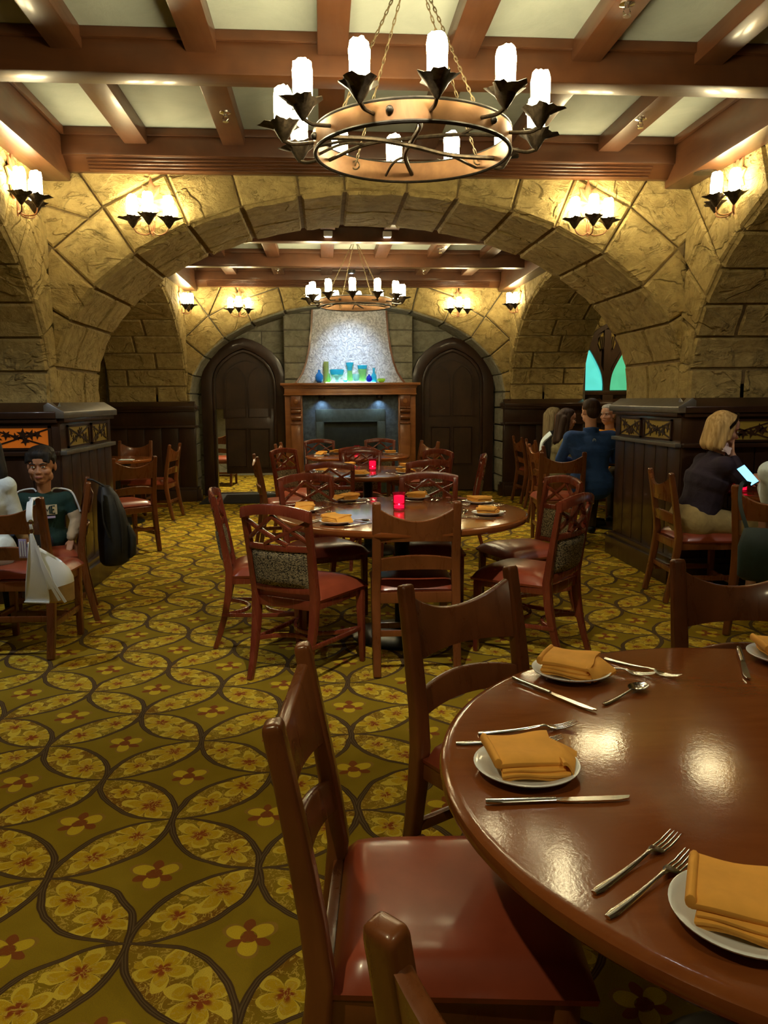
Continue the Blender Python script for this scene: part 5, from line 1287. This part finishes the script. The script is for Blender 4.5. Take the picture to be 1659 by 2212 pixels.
def blob(name, caps, mat, parent, vox=.008, it=3, M4=None):
    mb = MB()
    for q in caps:
        if q[0] == 'c': cap_mesh(mb, *q[1:])
        else: mb.ball(q[1], q[2], 16, 10, 0, q[3] if len(q) > 3 else None)
    b = mb.bm(); bmesh.ops.recalc_face_normals(b, faces=b.faces)
    me = bpy.data.meshes.new('tmp'); b.to_mesh(me); b.free()
    o = bpy.data.objects.new('tmp', me); COL.objects.link(o)
    m = o.modifiers.new('r', 'REMESH'); m.mode = 'VOXEL'; m.voxel_size = vox
    dg = bpy.context.evaluated_depsgraph_get(); me2 = bpy.data.meshes.new_from_object(o.evaluated_get(dg))
    bpy.data.objects.remove(o); bpy.data.meshes.remove(me)
    b = bmesh.new(); b.from_mesh(me2); bpy.data.meshes.remove(me2)
    for _ in range(it): bmesh.ops.smooth_vert(b, verts=b.verts, factor=.5, use_axis_x=True, use_axis_y=True, use_axis_z=True)
    return link(name, b, mat, parent, True, 180)
def hand(w, d, nrm, s=1.0, curl=.5, thumb=1):
    """caps for a hand: w wrist, d direction of the fingers, nrm back of the hand"""
    w, d, nrm = Vector(w), Vector(d).normalized(), Vector(nrm).normalized(); sd = d.cross(nrm).normalized() * thumb; out = []
    pc = w + d * (.045 * s)
    for k in (-1, -.33, .33, 1): out.append(('c', w + sd * (.012 * k * s), .015 * s, w + d * (.085 * s) + sd * (.028 * k * s), .011 * s))
    for k, L in ((-1, .055), (-.33, .068), (.33, .074), (1, .066)):
        b0 = w + d * (.088 * s) + sd * (.028 * k * s); d1 = (d - nrm * (curl * .6)).normalized(); d2 = (d - nrm * (curl * 1.7)).normalized()
        m_ = b0 + d1 * (L * .55 * s); out += [('c', b0, .0095 * s, m_, .0085 * s), ('c', m_, .0085 * s, m_ + d2 * (L * .5 * s), .0068 * s)]
    t0 = w + d * (.025 * s) + sd * (.022 * s); t1 = t0 + (d * .6 + sd * .8 - nrm * .3).normalized() * (.038 * s); out += [('c', t0, .014 * s, t1, .011 * s), ('c', t1, .011 * s, t1 + (d * .9 + sd * .25 - nrm * .35).normalized() * (.030 * s), .008 * s)]
    return out
def head_caps(H, s, child=False):
    def e(c, r): return ('e', (0, 0, 0), 1.0, H @ Matrix.Translation(Vector(c) * s) @ Matrix.Diagonal((r[0] * s, r[1] * s, r[2] * s, 1)))
    def c(p0, r0, p1, r1): return ('c', H @ (Vector(p0) * s), r0 * s, H @ (Vector(p1) * s), r1 * s)
    o = [e((0, -.012, .032), (.076, .096, .086)), e((0, .022, -.035), (.060, .066, .080)), e((0, .052, -.092), (.030, .030, .026)), e((0, .060, .045), (.055, .034, .045)),
         c((0, .082, .004), .0085, (0, .096 if child else .104, -.030), .0105 if child else .0125), e((.012, .095, -.034), (.009, .010, .008)), e((-.012, .095, -.034), (.009, .010, .008)), e((0, .084, -.062), (.024, .012, .012))]
    for k in (-1, 1):
        o += [e((k * .076, -.004, -.004), (.010, .020, .031)), e((k * .040, .058, -.028), (.026, .028, .026)), c((k * .014, .086, .026), .010, (k * .046, .072, .024), .010), e((k * .05, .02, -.065), (.018, .03, .03))]
    return o
def person(label, loc, d, s=1.0, sw=.185, girth=1.0, lean=.04, seat=.47, hs=None, yaw=0, pitch=0, roll=0, skin='skin', top='c_blue', legs='c_trouser', hair=('hair_black', 'short'),
           arms=None, sleeve=1.0, hl=0.0, shorts=False, face=True, vox=.008, extra=None, shoes='black', twist=0.0):
    P = thing('person', label, 'person', (loc[0], loc[1], 0), face_dir(*d)); hs = hs or s
    z0 = seat + .095 * s; nb = Vector((0, lean, seat + .565 * s)); hc = nb + Vector((0, .035 * s + hl, .185 * hs))
    H = Matrix.Translation(hc) @ Matrix.Rotation(yaw, 4, 'Z') @ Matrix.Rotation(pitch, 4, 'X') @ Matrix.Rotation(roll, 4, 'Y')
    ch = Vector((0, lean * .7, seat + .40 * s)); be = Vector((0, lean * .25 + .01, seat + .20 * s)); pe = Vector((0, 0, z0))
    sh = [Vector((k * sw, lean - .005, seat + .505 * s)) for k in (-1, 1)]
    if s < .7: H = H @ Matrix.Diagonal((1.10, 1.0, 1.0, 1))
    arms = arms or [((-sw - .05, .04, seat + .26 * s), (-.14, .26, seat + .22 * s), (0.3, 1, 0)), ((sw + .05, .04, seat + .26 * s), (.14, .26, seat + .22 * s), (-.3, 1, 0))]
    g = girth
    def torso(x):
        return [('c', pe, .135 * g * s + x, be, .125 * g * s + x, (1.15, .85)), ('c', be, .125 * g * s + x, ch, .135 * g * s + x, (1.15, .80)), ('c', ch, .135 * g * s + x, nb - Vector((0, 0, .06 * s)), .075 * s + x, (1.3, .9)),
                ('c', sh[0] * .5 + nb * .5 - Vector((0, 0, .035)), .055 * s + x, sh[0], .060 * s + x), ('c', sh[1] * .5 + nb * .5 - Vector((0, 0, .035)), .055 * s + x, sh[1], .060 * s + x),
                ('c', ch + Vector((-.09 * s, 0, .04)), .085 * s + x, sh[0], .055 * s + x), ('c', ch + Vector((.09 * s, 0, .04)), .085 * s + x, sh[1], .055 * s + x)]
    def arm(x, f=1.0, i0=0):
        o = []
        for k in (0, 1):
            e_, w_, _ = arms[k]; e_, w_ = Vector(e_), Vector(w_)
            if f <= .5: m_ = sh[k] + (e_ - sh[k]) * (f * 2); o.append(('c', sh[k], .050 * s + x, m_, (.050 - .010 * f * 2) * s + x)); continue
            o += [('c', sh[k], .050 * s + x, e_, .040 * s + x), ('c', e_, .040 * s + x, e_ + (w_ - e_) * ((f - .5) * 2), .030 * s + x)]
        return o
    kn = [Vector((k * .13 * s, .43 * s, seat + .045)) for k in (-1, 1)]; an = [Vector((k * .13 * s, .40 * s, .085)) for k in (-1, 1)]
    RT = Matrix.Rotation(twist, 3, 'Z'); kn = [RT @ q for q in kn]; an = [RT @ q for q in an]; FW = RT @ Vector((0, 1, 0))
    hip = [RT @ Vector((k * .085 * s, .02, z0 - .01)) for k in (-1, 1)]
    def leg(x, part=1.0):
        o = []
        for k in (0, 1):
            o.append(('c', hip[k], .088 * g * s + x, hip[k] + (kn[k] - hip[k]) * min(1, part * 2), .068 * g * s + x * (1 if part < .5 else .6)))
            if part > .5: o.append(('c', kn[k], .058 * s + x, an[k], .040 * s + x))
        return o
    hands = []
    for k in (0, 1):
        e_, w_, q = arms[k]; dd = (Vector(q) if q else Vector(w_) - Vector(e_)); up = Vector((0, 0, 1)) if abs(dd.normalized().z) < .8 else Vector((0, -1, 0))
        hands += hand(w_, dd, up, s, .45, -1 if k else 1)
    feet = [('c', an[k] + FW * -.02 + Vector((0, 0, -.045)), .036 * s, an[k] + FW * (.13 * s) + Vector((0, 0, -.052)), .030 * s) for k in (0, 1)]
    blob('body', torso(-.004) + arm(-.002) + leg(-.004) + feet + hands + head_caps(H, hs, s < .7) + [('c', nb - Vector((0, 0, .05)), .058 * s, hc + Vector((0, -.02, -.05)), .052 * hs)], M[skin], P, vox, 2)
    nz = Vector((0, 0, seat + .02))
    blob('top', torso(.016 if shorts else .012) + [('c', pe - Vector((.055 * s, .0, .0)), .150 * g * s, pe + Vector((.055 * s, .0, .0)), .150 * g * s, (1, .95))] * (not shorts) + arm(.010, sleeve) + [('c', nb - Vector((0, .0, .06)), .075 * s, nb + Vector((0, 0, -.005)), .066 * s)], M[top], P, max(vox, .009), 3)
    blob('legwear', leg(.009, .42 if shorts else .95) + [('c', pe - Vector((.045, 0, .012)), (.140 if shorts else .115) * g * s, pe + Vector((.045, 0, -.012)), (.140 if shorts else .115) * g * s)], M[legs], P, .010, 3)
    for k in (0, 1):
        blob('shoe', [('c', an[k] + FW * -.025 + Vector((0, 0, -.043)), .042 * s, an[k] + FW * (.13 * s) + Vector((0, 0, -.050)), .036 * s)], M[shoes], P, .010, 2)
    if face:
        for k in (-1, 1):
            def at(p): return H @ (Vector(p) * hs)
            b = MB(); b.ball(at((k * .031, .0835, .004)), (.0125 * hs, .0075 * hs, .0058 * hs), 12, 8); ey = b.build('eye', M['eye_white'], P)
            b = MB(); b.ball(at((k * .031, .0883, .0045)), .0056 * hs, 10, 6); b.build('iris', M['eye_dark'], ey)
            b = MB(); b.sweep([at((k * .013, .0955, .022)), at((k * .032, .0925, .028)), at((k * .050, .078, .022))], [(.006, .007), (.008, .007), (.004, .004)], (0, 1, 0)); b.build('eyebrow', M['brow'] if 'grey' not in hair[0] else M['hair_grey'], P)
        b = MB(); b.sweep([at((-.022, .086, -.064)), at((-.008, .0955, -.061)), at((0, .0965, -.0625)), at((.008, .0955, -.061)), at((.022, .086, -.064))], [(.003, .004), (.008, .008), (.008, .008), (.008, .008), (.003, .004)], (0, 1, 0)); b.build('mouth', M['lips'], P)
    # hair
    def he(c, r): return ('e', (0, 0, 0), 1.0, H @ Matrix.Translation(Vector(c) * hs) @ Matrix.Diagonal((r[0] * hs, r[1] * hs, r[2] * hs, 1)))
    def hcap(p0, r0, p1, r1): return ('c', H @ (Vector(p0) * hs), r0 * hs, H @ (Vector(p1) * hs), r1 * hs)
    st = hair[1]; hc_ = [he((0, -.022, .052), (.083, .092, .078)), he((0, -.058, .0), (.070, .055, .070))]
    if st == 'short': hc_ += [he((0, .035, .085), (.062, .045, .038)), hcap((-.070, -.005, .04), .016, (-.072, -.005, .0), .008), hcap((.070, -.005, .04), .016, (.072, -.005, .0), .008)]
    if st == 'fringe': hc_ += [he((0, .042, .078), (.076, .054, .048)), he((0, -.01, .095), (.078, .085, .048)), hcap((-.066, .01, .05), .018, (-.072, .0, -.008), .009), hcap((.066, .01, .05), .018, (.072, .0, -.008), .009)] + [hcap((x, .058, .085), .022, (x * 1.15, .082, .034 + .010 * (i % 2)), .010) for i, x in enumerate((-.055, -.035, -.015, .005, .025, .045, .06))]
    if st == 'bob':
        hc_ += [he((0, .02, .085), (.066, .055, .040)), hcap((0, -.075, .03), .060, (0, -.082, -.115), .050)]
        for k in (-1, 1): hc_ += [hcap((k * .060, -.01, .04), .034, (k * .080, -.010, -.125), .026), hcap((k * .045, -.055, .02), .050, (k * .060, -.060, -.125), .042), hcap((k * .055, .035, .06), .020, (k * .080, .025, -.06), .014)]
    if st == 'long':
        hc_ += [he((0, .02, .085), (.064, .055, .040)), hcap((0, -.080, .02), .062, (0, -.10, -.27), .048)]
        for k in (-1, 1): hc_ += [hcap((k * .060, -.02, .04), .032, (k * .085, -.03, -.14), .028), hcap((k * .085, -.03, -.14), .030, (k * .075, -.07, -.27), .020), hcap((k * .045, -.06, .0), .050, (k * .065, -.09, -.26), .038)]
    hc_ += [hcap(*q) for q in (extra or [])]
    hh = blob('hair', hc_, M[hair[0]], P, .007, 2)
    P['j'] = 0; del P['j']
    return P, H, hs, dict(nb=nb, sh=sh, ch=ch)
FD = (0, -1)
# the boy, facing the viewer
P, H, hs, J = person('boy in a dark green jersey facing the viewer at the left', (-1.80, 5.20), (.12, -1), .625, .130, 1.08, .02, .47, .95, twist=radians(-75), yaw=radians(-4), pitch=radians(-3), skin='skin_tan', top='c_green', legs='c_jeans', hair=('hair_black', 'fringe'),
    arms=[((-.185, .02, .645), (-.165, .10, .53), (.1, .7, -.5)), ((.185, .03, .645), (.10, .20, .56), (-.4, 1, 0))], sleeve=.40, vox=.0055)
for k in (0, 1):
    a = [((-.185, .02, .645), (-.165, .10, .545)), ((.185, .03, .645), (.105, .19, .565))][k]; sh = J['sh'][k]; m_ = sh + (Vector(a[0]) - sh) * .70
    blob('under_sleeve', [('c', m_, .040, a[0], .040), ('c', a[0], .040, a[1], .033)] + [('e', Vector(a[0]) * (1 - q) + Vector(a[1]) * q, (.041, .041, .012)) for q in (.1, .45, .8)], M['c_sleeve'], P, .007, 2)
    b = MB(); q = [J['nb'] + Vector(((-1, 1)[k] * .045, .015, .012)), J['nb'] * .45 + sh * .55 + Vector(((-1, 1)[k] * .0, .012, .052)), sh + Vector(((-1, 1)[k] * .030, .012, .048)), sh + (Vector(a[0]) - sh) * .35 + Vector(((-1, 1)[k] * .048, .012, .02)), m_ + Vector(((-1, 1)[k] * .045, .01, .01))]
    b.tube(smooth_path(q, 5), .006, 6); b.build('white_stripe', M['porcelain'], P)
cy = J['ch'].y + .105
b = MB(); b.grid(lambda u, v: (-.085 + .17 * u, cy + .014 - .030 * (2 * u - 1) ** 2, .695 + .062 * v), 12, 4); b.grid(lambda u, v: (-.085 + .17 * u, cy + .002 - .030 * (2 * u - 1) ** 2, .695 + .062 * v), 12, 4); pr = b.build('chest_print', M['c_cream'], P)
b = MB()
def stroke(pts, w=.009):
    b.sweep([(x, cy + .0155 - .030 * (x / .085) ** 2, z) for x, z in pts], (w, .003), (0, 1, 0))
# his left is image right, so the letters run towards -x
for pts in ([(-.020, .702), (-.020, .750), (-.034, .720), (-.048, .750), (-.048, .702)], [(-.076, .750), (-.058, .750), (-.058, .702), (-.076, .702)], [(-.058, .726), (-.072, .726)], [(.072, .750), (.048, .750), (.048, .702), (.072, .702)]): stroke(pts)
b.build('print_letters', M['c_green'], pr)
b = MB(); b.grid(lambda u, v: (-.075 + .07 * u, cy + .010 - .030 * ((-.075 + .07 * u) / .085) ** 2, .672 + .014 * v), 8, 2); b.build('purple_bar', M['tag'], P)
# the woman at the left edge
person('woman in a pale jacket with dark hair, seen from behind at the left edge', (-1.96, 4.62), (.05, 1), .90, .135, .95, .02, .47, .95, top='c_white', legs='c_jeans', hair=('hair_black', 'long'), yaw=radians(10), face=False, twist=radians(55), extra=[((.085, -.04, .0), .045, (.125, -.07, -.16), .035), ((.125, -.07, -.16), .035, (.120, -.10, -.27), .014), ((.06, -.08, -.1), .05, (.085, -.11, -.31), .02)])
# table of four beyond the right pier
P, H, hs, J = person('man in a blue jersey seen from behind, seated beyond the right pier', (2.62, 7.55), (.05, 1), 1.08, .200, 1.05, .05, .47, 1.03, top='c_blue', legs='c_trouser', hair=('hair_brown', 'short'), yaw=radians(12), pitch=radians(-4),
    arms=[((-.275, .14, .80), (-.12, .40, .765), None), ((.275, .14, .80), (.16, .42, .765), None)])
b = MB(); b.lathe([(.056, -.05), (.074, -.045), (.072, -.002), (.066, .002), (.062, -.004), (.058, -.05)], 24, M4=Matrix.Translation(J['nb'] + Vector((0, .0, .035))) @ Matrix.Diagonal((1.05, 1.0, 1, 1))); b.build('collar', M['c_blue'], P)
b = MB(); c = J['nb'] + Vector((0, -.1185, -.085)); b.tube([c + Vector((.014 * cos(t), 0, .018 * sin(t))) for t in [2 * pi * k / 16 for k in range(16)]], .0028, 6, close=True); b.tube([c + Vector((0, 0, -.010)), c + Vector((-.004, 0, 0)), c + Vector((.004, 0, .010))], .002, 5); b.build('jersey_emblem', M['porcelain'], P)
b = MB(); b.tube(smooth_path([(-.24, -.03, .93), (-.12, -.135, .90), (0, -.15, .895), (.12, -.135, .90), (.24, -.03, .93)], 6), .0035, 6); b.build('back_seam', M['c_blue'], P)
P, H, hs, J = person('woman with long dark hair in an olive jacket, beside the man in blue', (2.60, 8.58), (1, .12), .94, .165, .95, .06, .47, .95, top='c_olive', legs='c_black', hair=('hair_brown', 'long'), pitch=radians(-6), twist=radians(-25))
b = MB(); b.sweep(smooth_path([(-.08, -.06, 1.02), (-.13, -.14, .92), (-.10, -.165, .78), (-.06, -.16, .66)], 5), (.07, .02), (0, 1, 0)); b.build('pale_scarf', M['c_white'], P, bevel=.006)
person('woman with ash blonde hair and a dark top, farthest at the table of four', (2.80, 9.72), (1, -.2), .94, .165, .95, .04, .47, .95, top='c_black', legs='c_jeans', hair=('hair_ash', 'long'))
person('grey-haired man in an orange shirt half hidden behind the right pier', (3.40, 9.12), (-.95, -.35), .98, .19, 1.05, .03, .47, 1.0, top='c_orange', legs='c_trouser', hair=('hair_grey', 'short'), yaw=radians(20), twist=radians(35))
W_((2.33, 8.54), (1, .12), 'wooden chair the dark-haired woman in the olive jacket sits on')
W_((3.66, 9.20), (-.95, -.35), 'wooden chair the grey-haired man in the orange shirt sits on')
# the blonde woman at the right
P, H, hs, J = person('blonde woman in a dark purple top and khaki shorts, chin in hand, facing right', (2.585, 5.30), (1, -.06), .93, .175, 1.22, .13, .47, 1.0, top='c_purple', legs='c_khaki', hair=('hair_blonde', 'bob'), hl=.02, pitch=radians(-16), yaw=radians(-4), shorts=True,
    arms=[((-.20, .21, .81), (.01, .35, .81), (.6, 1, 0)), ((.18, .25, .84), (.055, .225, 1.005), (-.3, .05, 1))], sleeve=.90)
b = MB(); b.sweep(smooth_path([H @ Vector((-.086, .0, .01)), H @ Vector((-.080, .035, .08)), H @ Vector((0, .055, .128)), H @ Vector((.080, .035, .08)), H @ Vector((.086, .0, .01))], 6), (.012, .016), (0, 1, 0)); b.build('sunglasses_on_head', M['eye_dark'], P)
# the person cut by the right edge
person('person in a white shirt holding a phone, mostly beyond the right edge', (2.80, 4.40), (.6, .8), .95, .18, 1.0, .05, .47, 1.0, top='c_white', legs='c_khaki', hair=('hair_brown', 'short'), shorts=True,
    arms=[((-.20, .22, .76), (-.27, .40, .855), (-.2, .6, .3)), ((.26, .12, .74), (.16, .34, .76), None)], sleeve=.85)
